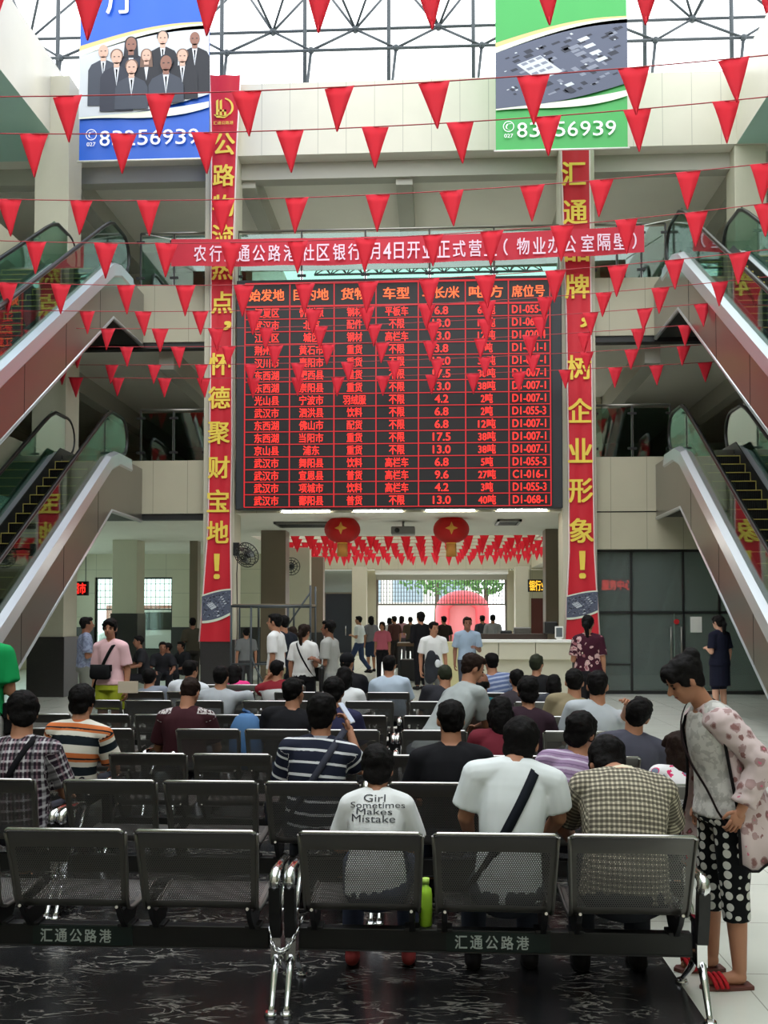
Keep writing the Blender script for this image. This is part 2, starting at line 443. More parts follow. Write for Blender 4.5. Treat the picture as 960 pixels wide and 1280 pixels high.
mb = MB(); mb.box((-w,-.03,0), (-w+.07,.08,h)); mb.box((w-.07,-.03,0), (w,.08,h)); mb.box((-w,-.03,h-.07), (w,.08,h)); mb.box((-w,-.02,.0), (w,.1,.06)); mb.build('door_frame', M['steel'], d)
MB().tube([(.5*w,-.05,.9), (.5*w,-.05,1.4)], .02).build('door_handle', M['chrome'], d)

# roller grille over the far entrance
gx0, gx1 = fx(470), fx(634); gz0, gz1 = W(0,755.5,FY).z, W(0,726,FY).z
g = thing('roller_grille', 'half lowered steel roller grille across the bright far entrance', 'grille', ((gx0+gx1)/2, FY+.1, 0))
gw = (gx1-gx0)/2
MB().box((-gw,-.1,gz1), (gw,.25,gz1+.32)).build('housing', M['slabgrey'], g, .02)
for a_ in (-gw, gw-.1): MB().box((a_,-.06,0), (a_+.1,.1,gz1)).build('guide_rail', M['steel'], g)
mb = MB(); n = 44
for i in range(n+1): x = -gw+.1+(2*gw-.2)*i/n; mb.tube([(x,.02,gz0), (x,.02,gz1)], .018, 5)
for j in range(1, 6): z = gz0+(gz1-gz0)*j/6; mb.tube([(-gw+.1,.02,z), (gw-.1,.02,z)], .01, 4)
mb.build('grille_bars', M['truss'], g)
MB().box((-gw+.1,-.03,gz0-.06), (gw-.1,.07,gz0+.02)).build('bottom_rail', M['steel'], g)

# ---- outside, beyond the far entrance and the wing windows
mb = MB().box((-60,50,-.15), (60,130,-.02)); struct(mb, 'ground', mat('pale_paving', (214,210,200), .8, var=.05))  # one even pale paving colour
mb = MB().box((-16,36.4,-.1), (-5.7,50,0)); struct(mb, 'ground_yard', M['ground_yard'] if 'ground_yard' in M else mat('yard_paving', (205,200,190), .8))
# ---- roof trusses
def truss_front():
    mb = MB(); r = .035
    x0 = W(495,60,24).x; sp = 2.18
    zA, zB = W(434,37,24.6).z, W(495,60,24.0).z
    B = [(x0+sp*i, 24.0, zB) for i in range(-6, 6)]
    A = [(x0+sp*(i+.5), 24.6, zA) for i in range(-6, 5)]
    T = [(x0+sp*i, 23.4, zA+2.1) for i in range(-6, 6)]; U = [(x0+sp*i, 25.8, zA+2.1) for i in range(-6, 6)]
    for L in (A, B, T, U): mb.tube([L[0], L[-1]], r*1.1, 6)
    for i, a in enumerate(A):
        for L in (B, T, U):
            mb.tube([a, L[i]], r, 6); mb.tube([a, L[i+1]], r, 6)
    for i in range(len(T)): mb.tube([T[i], U[i]], r, 6)
    for i, b in enumerate(B):
        mb.tube([(b[0]-.2,24.0,14.4), b], r*1.2, 6); mb.tube([(b[0]-.2,24.3,14.4), (b[0]-.2,24.3,zA+2.1)], r*1.6, 6)
        mb.ell(b, (.09,.09,.09), n=8, m=6)
    for a in A: mb.ell(a, (.1,.1,.1), n=8, m=6)
    mb.box((-9,24.5,14.65), (8.5,24.62,14.9))
    for z in (14.5, 14.62): mb.box((x0-2.7,24.2,z), (x0+2.1,24.26,z+.05))
    return struct(mb, 'ceiling_truss', M['truss'])
truss_front()
mb = MB(); Y = 42; za, zb = W(480,342,Y).z, W(480,325,Y).z; xa = -5.2
mb.tube([(xa,Y,za),(4.8,Y,za)], .05, 6); mb.tube([(xa,Y,zb),(4.8,Y,zb)], .05, 6); mb.tube([(xa,Y+1.2,zb+.1),(4.8,Y+1.2,zb+.1)], .04, 6)
for i in range(14):
    x = xa+i*.72
    for p, q in (((x,Y,za),(x+.36,Y,zb)), ((x+.36,Y,zb),(x+.72,Y,za)), ((x,Y,za),(x+.36,Y+1.2,zb+.1)), ((x+.36,Y+1.2,zb+.1),(x+.72,Y,za))): mb.tube([p,q], .028, 5)
mb.box((xa,Y+.3,zb+.5), (4.8,Y+.4,zb+.9))
struct(mb, 'ceiling_truss_court', M['truss'])
# court roof edge that the truss rests on
mb = MB().box((-5.4,46.6,7.2), (4.8,47.3,za-.35)); struct(mb, 'wall_court_high', M['cream_tall'])

# ---- right-hand shop front
SY = 22.42
zs = W(0,690,SY).z
mb = MB().box((PRX1-.02,22.22,zs), (12.5,22.6,4.17)); struct(mb, 'wall_shopfront_band', M['cream'])
sf = thing('shop_front', 'dark glazed shop front with a double door beneath the right-hand gallery', 'shop front', (PRX1, SY, 0))
sw = 12.5-PRX1
dz = W(0,766,SY).z; hx = W(843,800,SY).x-PRX1
mb = MB()
for x in (0, 2.0, hx-1.0, hx+1.0, sw-.06): mb.box((x,-.03,0), (x+.05,.05,zs))
mb.box((0,-.03,dz-.03), (sw,.05,dz+.03)); mb.box((0,-.03,zs-.06), (sw,.05,zs)); mb.box((0,-.03,0), (sw,.05,.08)); mb.box((0,-.02,.66), (hx-1,.03,.70))
mb.build('frame', M['dark'], sf)
MB().box((0.05,0,dz), (sw,.012,zs)).build('transom_glass', M['reflection_glass'], sf)
MB().box((0.05,0,.08), (hx-1,.012,dz)).build('side_glass', M['reflection_glass'], sf)
MB().box((hx+1.05,0,.08), (sw,.012,dz)).build('side_glass', M['reflection_glass'], sf)
for s in (-1, 1):
    lf = MB().box((hx+.01 if s>0 else hx-.95, 0, .09), (hx+.99 if s>0 else hx-.01, .014, dz-.03)).build('door', M['reflection_glass'], sf)
    hp = W(838 if s<0 else 851, 800, SY).x-PRX1
    MB().tube([(hp,-.07,W(0,783,SY).z), (hp,-.07,W(0,829,SY).z)], .022).tube([(hp,0,1.45),(hp,-.07,1.45)], .012).tube([(hp,0,.9),(hp,-.07,.9)], .012).build('door_handle', M['steel'], lf)
o = MB().box((W(854,0,SY).x-PRX1,-.02,W(0,790,SY).z), (W(868,0,SY).x-PRX1,-.012,W(0,771,SY).z)).build('paper_notice', M['white']); o.location = (PRX1, SY, 0)
tag(o, 'white paper notice stuck on the right leaf of the glass shop door', 'notice')
o = MB().tube([(W(837,0,SY).x,SY-.045,W(0,777,SY).z), (W(837,0,SY).x,SY-.005,W(0,777,SY).z)], .06, 14).build('round_sticker', mat('red_sticker', (190,30,36), .5))
tag(o, 'small round red sticker above the left door handle', 'sticker')

# ---- balustrades on the upper floors
def balustrade(label, x0, x1, z0, z1, Y, n):
    t = thing('glass_balustrade', label, 'balustrade', (x0, Y, z0), group=None); L, h = x1-x0, z1-z0
    for i in range(n):
        MB().box((L*i/n+.03,0,.02), (L*(i+1)/n-.03,.012,h-.07)).build('glass_panel', M['green_glass'], t)
    for i in range(n+1):
        x = L*i/n; q = MB().box((x-.015,-.015,0), (x+.015,.025,h)).build('post', M['dark'], t)
        for hh in (.82,.15): MB().box((x-.1,-.02,h*hh), (x+.1,.03,h*hh+.05)).build('clamp', M['black'], q)
    MB().tube([(0,0,h), (L,0,h)], .03).build('top_rail', M['steel'], t)
    return t
b2 = W(0,515,22.3).z; b3 = W(0,296,22.3).z
balustrade('glass balustrade on the second floor left of the departure board', W(176,540,22.3).x, PLX0, 5.45, b2, 22.3, 2)
balustrade('glass balustrade on the second floor right of the departure board', PRX1, W(838,540,22.3).x, 5.45, b2, 22.3, 2)
balustrade('glass balustrade on the third floor left of the column with the red banner', W(176,320,22.3).x, PLX0, 9.62, b3, 22.3, 2)
balustrade('glass balustrade on the third floor behind the horizontal banner, over the board', PLX1, PRX0, 9.62, b3, 22.3, 5)
balustrade('glass balustrade on the third floor, right of the right-hand red banner', PRX1, W(832,320,22.3).x, 9.62, b3, 22.3, 3)

# ================================================================== escalators
SL = .695
def esc_z(Y, z0=0):                        # deck line
    return z0 + min(5.34, max(.5, 4.47+(Y-19)*SL))
Yt, Yb = 19+(5.34-4.47)/SL, 19+(.5-4.47)/SL   # top and bottom knees
STEP = None
def escalator(label, s, xi, z0):
    global STEP
    t = thing('escalator', label, 'escalator', (xi, 16.5, z0), group=None)
    o = V((xi, 16.5, z0)); Wd = 1.5
    def x(a): return s*a                   # a = distance outward from the inner face
    def Yl(y): return y-16.5
    xa = lambda a, b: (min(x(a),x(b)), max(x(a),x(b)))
    yE, yS = 22.15, Yb-1.6
    under = lambda y: max(.0, min(4.03, 4.0+(y-20)*SL))
    yu0 = 20-4.0/SL
    for a, b in ((0,.06), (Wd-.06,Wd)):
        poly = [(Yl(yS),0), (Yl(yu0),0), (Yl(20.04),4.03), (Yl(yE),4.03), (Yl(yE),5.25), (Yl(Yt),5.25), (Yl(Yb),.42), (Yl(yS),.42)]
        p = MB().prism(poly, 'x', *xa(a, b)).build('truss_cladding', M['steel'], t)
        for y in (15.6, 17.4, 19.2): MB().box((xa(a,b)[0]-.004, Yl(y), under(y)), (xa(a,b)[1]+.004, Yl(y)+.012, esc_z(y)-.1)).build('panel_joint', M['dark'], p)
        rim = MB(); rim.tube([(x((a+b)/2),Yl(yu0),0.02), (x((a+b)/2),Yl(20.04),4.03), (x((a+b)/2),Yl(yE),4.03)], .05, 6); rim.build('edge_rail', M['alu'], p)
    poly = [(Yl(yu0),.02), (Yl(20.04),4.05), (Yl(yE),4.05), (Yl(yE),4.2), (Yl(20.0),4.2), (Yl(yu0-.3),.02)]
    MB().prism(poly, 'x', *xa(.06, Wd-.06)).build('truss_bottom', M['dark'], t)
    for a, nm in ((.0, 'inner'), (Wd-.26, 'outer')):
        # deck band: sloped aluminium cover under the glass
        prof = [(0,-.28), (-.03 if a == 0 else 0,-.24), (0,0), (.13,.05), (.26,.02), (.26,-.2)]
        pth = [yS, Yb-.25, Yb+.25, Yt-.25, Yt+.25, 21.35]
        zz = [.5, .5, .5+.25*SL, 5.34-.25*SL, 5.34, 5.34]
        rings = []
        for y, z in zip(pth, zz): rings.append([(x(a+u), Yl(y), z+v) for u, v in prof])
        mb = MB(); mb.loft(rings, smooth=False); bmesh.ops.recalc_face_normals(mb.bm, faces=mb.bm.faces[:])
        mb.build('deck_cover', M['alu'], t)
        g0 = a+.13
        gp = [(Yl(yS+.2),.52), (Yl(Yb-.1),.52), (Yl(Yt+.05),5.36), (Yl(21.1),5.36), (Yl(21.35),5.7), (Yl(21.2),6.1), (Yl(20.9),6.2), (Yl(Yt-.1),6.2), (Yl(Yb+.0),1.38), (Yl(yS+.1),1.38), (Yl(yS-.1),1.0)]
        MB().prism(gp, 'x', *xa(g0-.006, g0+.006)).build('glass_balustrade', M['green_glass'], t)
        hp = []
        def arc(c, r, a0, a1, n=8): 
            for i in range(n+1):
                q = math.radians(a0+(a1-a0)*i/n); hp.append((x(g0), Yl(c[0]+r*math.cos(q)), c[1]+r*math.sin(q)))
        hp.append((x(g0), Yl(yS+.45), .62)); arc((yS+.3,.98), .42, 270, 90, 10)
        hp += [(x(g0), Yl(Yb-.35), 1.42), (x(g0), Yl(Yb-.0), 1.5), (x(g0), Yl(Yb+.3), 1.66)]
        hp += [(x(g0), Yl(Yt-.5), esc_z(Yt-.5)+.9), (x(g0), Yl(Yt-.2), 6.08), (x(g0), Yl(Yt+.1), 6.21)]
        arc((21.0,5.8), .42, 90, -90, 10); hp.append((x(g0), Yl(20.8), 5.38))
        MB().tube(hp, .042, 8).build('handrail', M['rubber'], t)
        mb = MB().prism([(Yl(Yb-.4),.36), (Yl(Yb+.2),.72), (Yl(Yt),5.42), (Yl(21.2),5.42), (Yl(21.2),5.2), (Yl(Yt+.1),5.2), (Yl(Yb),.2)], 'x', *xa(*( (.27,.29) if a == 0 else (Wd-.29,Wd-.27))))
        mb.build('skirt_panel', M['dark'], t)
    # steps
    n = 22; rise = (5.25-.42)/n; dep = rise/SL
    for i in range(n):
        y = Yl(Yb+.05+dep*i); z = .25+rise*i
        if STEP is None:
            mb = MB(); mb.box((-.46,0,0), (.46,.02,rise)); 
            for k in range(23): mb.box((-.46+.04*k,-.006,.01), (-.442+.04*k,0,rise-.02))
            mb.box((-.46,0,rise-.03), (.46,dep+.02,rise))
            st = mb.build('step', M['black'], t)
            mb = MB(); mb.box((-.46,-.01,rise-.012), (.46,.02,rise+.004)); mb.box((-.475,-.012,0), (-.45,.0,rise)); mb.box((.45,-.012,0), (.475,.0,rise))
            mb.build('edge_line', M['yellow'], st); STEP = st
        else:
            st = copy_tree(STEP, t)
        st.location = (x(Wd/2), y, z)
    MB().box((xa(.3,Wd-.3)[0], Yl(Yt+.1), 5.14), (xa(.3,Wd-.3)[1], Yl(22.2), 5.27)).build('landing_plate', M['steel'], t)
    MB().box((xa(.3,Wd-.3)[0], Yl(yS), .2), (xa(.3,Wd-.3)[1], Yl(Yb+.05), .26)).build('landing_plate', M['steel'], t)
    return t
EXL, EXR = -6.8, 5.12
escalator('lower left escalator rising to the second floor beside the granite-based column', -1, EXL, 0)
escalator('upper left escalator rising to the third floor above another escalator', -1, EXL, 4.15)
escalator('lower right escalator rising past the dark glass shop front', 1, EXR, 0)
escalator('upper right escalator rising to the third floor above the right one', 1, EXR, 4.15)

def tube_lamp(label, x0, x1, Y, z):  # pale lump paints a white highlight onto the dark cloth
    t = thing('fluorescent_lamp', label, 'lamp', (x0, Y, z)); L = x1-x0
    MB().box((0,-.05,.03), (L,.05,.08)).build('housing', M['white'], t, .005)
    MB().tube([(.04,0,0), (L-.04,0,0)], .022, 8).build('tube', TUBE, t)
    MB().box((0,-.03,-.02), (.04,.03,.03)).box((L-.04,-.03,-.02), (L,.03,.03)).build('end_cap', M['white'], t)
TUBE = emis('tube_light', (255,250,240), 60)
for i, px in enumerate((350, 440, 530, 620)):
    tube_lamp('fluorescent tube under the lower edge of the board, %s from the left' % ('first','second','third','fourth')[i], W(px,636,22.1).x, W(px,636,22.1).x+1.2, 22.13, 4.24)
# ================================================================== writing
def text_geo(s, bold=.0, ext=0):
    """flat triangulated outline of a string: list of verts (x,y), faces"""
    cu = bpy.data.curves.new('t', 'FONT'); cu.body = s; cu.size = 1; cu.resolution_u = 3
    cu.align_x = 'CENTER'
    ob = bpy.data.objects.new('t', cu); me = evaluated_mesh(ob)
    vs = [tuple(v.co) for v in me.vertices]; fs = [tuple(p.vertices) for p in me.polygons]
    bpy.data.curves.remove(cu); bpy.data.meshes.remove(me)
    return vs, fs
TCACHE = {}
def put_text(mb, s, c, w=None, h=None, bold=.0, mi=0, right=V((1,0,0)), upv=V((0,0,1)), push=0):
    """writes s centred at c; w,h in metres (the missing one keeps the letters' shape)"""
    k = (s, bold)
    if k not in TCACHE: TCACHE[k] = text_geo(s, bold)
    vs, fs = TCACHE[k]
    xs = [v[0] for v in vs]; ys = [v[1] for v in vs]
    cx, cy = (min(xs)+max(xs))/2, (min(ys)+max(ys))/2
    ww, hh = max(xs)-min(xs), max(ys)-min(ys)
    sx = w/ww if w else h/hh; sy = h/hh if h else w/ww
    nrm_ = right.cross(upv)
    for kk, (ox, oy) in enumerate(((0,0),) if not bold else ((bold,bold*.6),(-bold,bold*.6),(bold,-bold*.6),(-bold,-bold*.6))):
        bv = [mb.bm.verts.new(V(c)+right*((v[0]-cx+ox)*sx)+upv*((v[1]-cy+oy)*sy)+nrm_*(.0012*kk)) for v in vs]
        for f in fs:
            try:
                q = mb.bm.faces.new([bv[i] for i in f]); q.material_index = mi
            except ValueError: pass

# ================================================================== departure board
BY = 21.75
def B(px, py, Y=BY): return W(px, py, Y)
bt = thing('led_board', 'large red LED departure board listing freight loads in a table between the columns', 'LED board', B(497, 490))
def rel(p, o): return V(p)-V(o.location)
p0, p1 = B(294, 637), B(702, 343)
MB().box(rel((p0.x,BY+.02,p0.z),bt), rel((p1.x,BY+.3,p1.z),bt)).build('cabinet', mat('board_cabinet', (38,44,48), .5), bt, .02)
q0, q1 = B(304.5, 634), B(689.5, 350)
MB().box(rel((q0.x,BY,q0.z),bt), rel((q1.x,BY+.02,q1.z),bt)).build('screen', M['led_off'], bt)
colx = [306, 362, 417.5, 470, 523, 582, 636, 688]
yh0, yh1, ye = 352, 381, 633
def ly(y, x): return y - (x-497)*.013*(1-(y-350)/420)      # table lines lean a little with the lens
mb = MB(); e = .012
X0, X1 = B(306,490).x, B(688,490).x
zz = [B(497,yh0).z, B(497,yh1).z] + [B(497, yh1+(ye-yh1)*i/16).z for i in range(1,17)]
for i, z in enumerate(zz): hlf = .02 if i < 2 else .0095; mb.box((X0,BY-.012,z-hlf), (X1,BY-.002,z+hlf))
for px in colx:
    x = B(px,490).x; mb.box((x-.013,BY-.012,zz[-1]), (x+.013,BY-.002,zz[0]))
for v in mb.bm.verts: v.co -= V(bt.location)
mb.build('grid_lines', M['led_line'], bt)
head = ['始发地','目的地','货物','车型','车长/米','吨/方','席位号']
rows = '''江夏区 忻州原 钢材 平板车 6.8 60吨 D1-055-3
武汉市 北京 配件 不限 13.0 13吨 D1-062-3
江夏区 城区 钢材 高栏车 13.0 12吨 D1-020-4
荆州市 黄石市 重货 不限 3.8 7吨 D1-061-1
汉川市 襄阳市 重货 不限 13.0 38吨 D1-007-1
东西湖 肥西县 重货 不限 17.5 38吨 D1-007-1
东西湖 崇阳县 重货 不限 13.0 38吨 D1-007-1
光山县 宁波市 羽绒服 不限 4.2 2吨 D1-007-1
武汉市 泗洪县 饮料 不限 6.8 2吨 D1-055-3
东西湖 佛山市 配货 不限 6.8 12吨 D1-007-1
东西湖 当阳市 重货 不限 17.5 38吨 D1-007-1
京山县 浦东 重货 不限 13.0 38吨 D1-007-1
武汉市 舞阳县 饮料 高栏车 6.8 5吨 D1-055-3
武汉市 宣恩县 普货 高栏车 9.6 27吨 C1-016-1
武汉市 项城市 饮料 高栏车 4.2 3吨 D1-055-3
武汉市 鄱阳县 普货 不限 13.0 40吨 D1-068-1'''.split('\n')
mh = MB(); mr = MB()
for j, s in enumerate(head):
    cx = (B(colx[j],490).x+B(colx[j+1],490).x)/2; cw = B(colx[j+1],490).x-B(colx[j],490).x
    put_text(mh, s, rel((cx-.02,BY-.008,(zz[0]+zz[1])/2),bt), w=min(.78*cw, .235*len(s)*1.27), h=.27, bold=.02)
for i, r in enumerate(rows):
    zc = (zz[i+1]+zz[i+2])/2; hh = (zz[i+1]-zz[i+2])
    for j, s in enumerate(r.split()):
        cx = (B(colx[j],490).x+B(colx[j+1],490).x)/2; cw = B(colx[j+1],490).x-B(colx[j],490).x
        cjk = any(ord(ch) > 255 for ch in s)
        w = {6: .80*cw, 4: .36*cw}.get(j) if j != 5 else (.40*cw if len(s) > 2 else .27*cw)
        if j < 4: w = cw*(.18*len(s))
        if s == '17.5' or s == '13.0': w = .37*cw
        elif j == 4: w = .28*cw
        put_text(mr, s, rel((cx-.01,BY-.008,zc),bt), w=w, h=hh*(.74 if cjk else .62), bold=.016)
mh.build('header_lettering', M['led_orange'], bt); mr.build('row_lettering', M['led_red'], bt)

# ================================================================== vertical red banners
def cloth_strip(mb, outline, Y, wav=.015, n=40):
    """outline: (py, pxl, pxr) down the strip"""
    ys = [outline[0][0]+(outline[-1][0]-outline[0][0])*i/n for i in range(n+1)]; R = []
    def at(y):
        for a, b in zip(outline, outline[1:]):
            if a[0] <= y <= b[0]:
                k = (y-a[0])/(b[0]-a[0]); return a[1]+(b[1]-a[1])*k, a[2]+(b[2]-a[2])*k
        return outline[-1][1:]
    for y in ys:
        l, r = at(y); row = []
        for k in range(7):
            p = W(l+(r-l)*k/6, y, Y); p.y = Y - wav*math.sin(k*1.9+y*.02) ; row.append(p)
        R.append(row)
    V_ = [[mb.bm.verts.new(p) for p in r] for r in R]
    for A, Bq in zip(V_, V_[1:]):
        for k in range(6):
            f = mb.bm.faces.new([A[k], Bq[k], Bq[k+1], A[k+1]]); f.smooth = True; f.material_index = 1 if k in (0,) and False else 0
    return at
def photo_print(mb, quadpx, Y, seed, dark, light, mid):
    """a printed oblique aerial view: pale plate, dark ground, rows of roofs (flat print)"""
    rnd = random.Random(seed)
    def P(u, v, k): p = W(quadpx[0]+(quadpx[1]-quadpx[0])*u, quadpx[2]+(quadpx[3]-quadpx[2])*v, Y); p.y = Y-.002*k; return p
    return P
def swoosh(P, up0, dn0, n=14):
    top = [(i/n, up0(i/n)) for i in range(n+1)]; bot = [(i/n, dn0(i/n)) for i in range(n+1)]
    return top, bot
def band(mb, P, f, g, k, mi, n=16):
    for i in range(n):
        a, b = i/n, (i+1)/n
        mb.face([P(a,f(a),k), P(a,g(a),k), P(b,g(b),k), P(b,f(b),k)], mi)
aer = [mat('print_slate', (86,92,112), .6), mat('print_pale', (200,206,214), .6), mat('print_dark', (44,48,62), .6), mat('print_grey', (128,134,150), .6), mat('print_gold', (214,190,130), .5), mat('print_cream', (226,232,214), .6)]
def aerial(mb, P, f, g, seed):
    rnd = random.Random(seed)
    band(mb, P, f, g, 1, 0)
    def inside(u, v): return 0.02 < u < .98 and f(u)+.05 < v < g(u)-.05
    def para(u, v, a, b, mi, k):
        q = [(u,v), (u+a*.9,v-a*.45), (u+a*.9+b*.5,v-a*.45+b*.5), (u+b*.5,v+b*.5)]
        if all(inside(*x) for x in q): mb.face([P(x[0],x[1],k) for x in q][::-1], mi)
    for _ in range(140): para(rnd.random(), rnd.random(), rnd.uniform(.02,.07), rnd.uniform(.02,.07), rnd.choice((2,2,3)), 2)
    para(.16, .48, .20, .34, 1, 3)
    for i in range(3):
        for j in range(3): para(.19+.055*i+.04*j, .475-.028*i+.05*j, .045, .04, 3, 4)
    for i in range(4):
        for j in range(2): para(.62+.045*i-.07*j, .30+.07*i+.02*j-.06*(1-j), .08, .055, 3 if j else 1, 3)
    para(.52, .70, .06, .05, 1, 4); para(.50, .84, .1, .06, 1, 4); para(.52, .74, .05, .1, 2, 5)
    for _ in range(30): para(rnd.random(), rnd.random(), rnd.uniform(.01,.02), rnd.uniform(.01,.03), 1, 4)
def vbanner(label, outline, Y, chars, csz, photo, logo=None):
    t = thing('vertical_banner', label, 'banner', W((outline[0][1]+outline[0][2])/2, outline[0][0], Y), group='vertical red banners on the columns')
    O = V(t.location)
    def fin_(mb, name, m, par=t):
        for v in mb.bm.verts: v.co -= O
        return mb.build(name, m, par)
    mb = MB(); at = cloth_strip(mb, outline, Y); fin_(mb, 'cloth', M['red_cloth'])
    mb = MB()
    for k in (0, 1):
        pts = [W(o[1+k], o[0], Y)+V((0,-.005,0)) for o in outline]; mb.tube(pts, .018, 5)
    fin_(mb, 'border', mat('pale_hem', (236,214,212), .6))
    mb = MB()
    for ch, px, py in chars:
        k = csz if ch not in '，！' else csz*(.33 if ch == '，' else .22)
        hgt = csz*1.03 if ch != '，' else csz*.4
        put_text(mb, ch, W(px, py, Y-.035), w=k*Y/F_PX, h=(hgt if ch != '！' else csz*1.15)*Y/F_PX, bold=.022)
    if logo:
        lx, ly_ = logo
        def L(u, v): return W(lx+u, ly_+v, Y-.035)
        for a in (-9, -4.5, 1):
            mb.face([L(a,11), L(a+3,11), L(a+3,-10 if a < 0 else 3), L(a,-8 if a < 0 else 3)])
        mb.face([L(-6,3), L(4,3), L(4,5.5), L(-6,5.5)])
        arc = [(13*math.cos(math.radians(q)), 12*math.sin(math.radians(q))) for q in range(-80, 110, 12)]
        for (u0,v0), (u1,v1) in zip(arc, arc[1:]): mb.face([L(u0,v0), L(u1,v1), L(u1*.74+.5,v1*.86), L(u0*.74+.5,v0*.86)])
        mb.face([L(-12,9), L(2,11), L(10,8), L(2,13.5), L(-8,13)])
        put_text(mb, '汇通公路港', L(0,19.5), w=26*Y/F_PX, h=4.5*Y/F_PX, bold=.01)
    fin_(mb, 'lettering', M['gold'])
    mb = MB(); l, r = at((photo[0]+photo[1])/2)
    def P(u, v, k): p = W(l+(r-l)*u, photo[0]+(photo[1]-photo[0])*v, Y); p.y = Y-.022-.002*k; return p
    f = lambda u: .22-.2*math.sin(u*1.5); g = lambda u: 1-.28*u*u
    band(mb, P, lambda u: f(u)-.05, lambda u: g(u)+.08, 0, 5); aerial(mb, P, f, g, 3)
    fin_(mb, 'printed_photo', aer)
    return t
Lc = [('公',280,180),('路',279.5,219),('物',279,257),('流',278.5,294),('热',278,336),('点',277.5,378),('，',284,407),('怀',275,455),('德',274,497),('聚',273.5,541),('财',273.5,584),('宝',272.5,626),('地',272,665),('！',271,708)]
vbanner('vertical red banner with gold characters on the left column, a logo at its top', [(94,262,301),(180,264.5,296),(300,264,292),(420,263.5,290),(560,262,290),(660,260,288),(740,254,289),(802,249,289)], 21.94, Lc, 27, (737,776), (279,134))
Rc = [('汇',717,217),('通',719,265),('品',721,312),('牌',721.5,358),('，',731,403),('树',724,459),('企',725,513),('业',725.5,563),('形',726,613),('象',727,663),('！',728,706)]
vbanner('vertical red banner with gold characters on the right column, beneath the green banner', [(150,700,737),(187,701.5,737),(300,705,738),(400,708,739),(560,710.5,741),(690,711.5,743),(740,709,746),(802,706,750)], 21.94, Rc, 29, (739,772))

# ================================================================== horizontal red banner
HY = 21.3
hb = thing('horizontal_banner', 'long red cloth banner with white characters strung across both columns above the board', 'banner', W(507, 310, HY))
def hedge(px, top): 
    u = (px-214)/(800-214); a = 299-1.0*u-16*u**2.2; b = 333-1*u-16*u**2.2
    return a if top else b
mb = MB(); n = 60; R = []
for i in range(n+1):
    px = 214+(805-214)*i/n; r = []
    for k in range(5):
        p = W(px, hedge(px,1)+(hedge(px,0)-hedge(px,1))*k/4, HY); p.y = HY-.03*math.sin(i*.55)*(.4+.15*k); r.append(mb.bm.verts.new(p-V(hb.location)))
    R.append(r)
for a, b in zip(R, R[1:]):
    for k in range(4): f = mb.bm.faces.new([a[k], a[k+1], b[k+1], b[k]]); f.smooth = True
mb.build('cloth', mat('red_fabric_dark', (196,22,50), .6, var=.1, vscale=3), hb)
mb = MB()
for s, px in (('农',250),('行',269.5),('汇',288),('通',304.5),('公',323.5),('路',343),('港',362.5),('社',385),('区',404),('银',424),('行',443),('8',457),('月',469),('4',484),('日',498.5),('开',517),('业',536),('正',554.5),('式',574),('营',594),('业',613),('（',632),('物',654),('业',674),('办',693),('公',712),('室',734.5),('隔',755),('壁',775),('）',793)):
    y = (hedge(px,1)+hedge(px,0))/2+1
    w = 15.5 if ord(s) > 255 and s not in '（）日月' else (5 if s in '（）' else (12 if s in '日月' else 9.5))
    put_text(mb, s, W(px, y, HY-.05)-V(hb.location), w=w*HY/F_PX, h=21*HY/F_PX, bold=.012)
mb.build('lettering', mat('white_pink_print', (246,214,232), .6), hb)
mb = MB()
for x in (214, 805):
    e = W(x, hedge(x,1), HY)-V(hb.location); sgn = -1 if x < 500 else 1
    mb.tube([e, e+V((sgn*.75,.55,.35))], .012, 5)
mb.build('tie_cord', M['white'], hb)

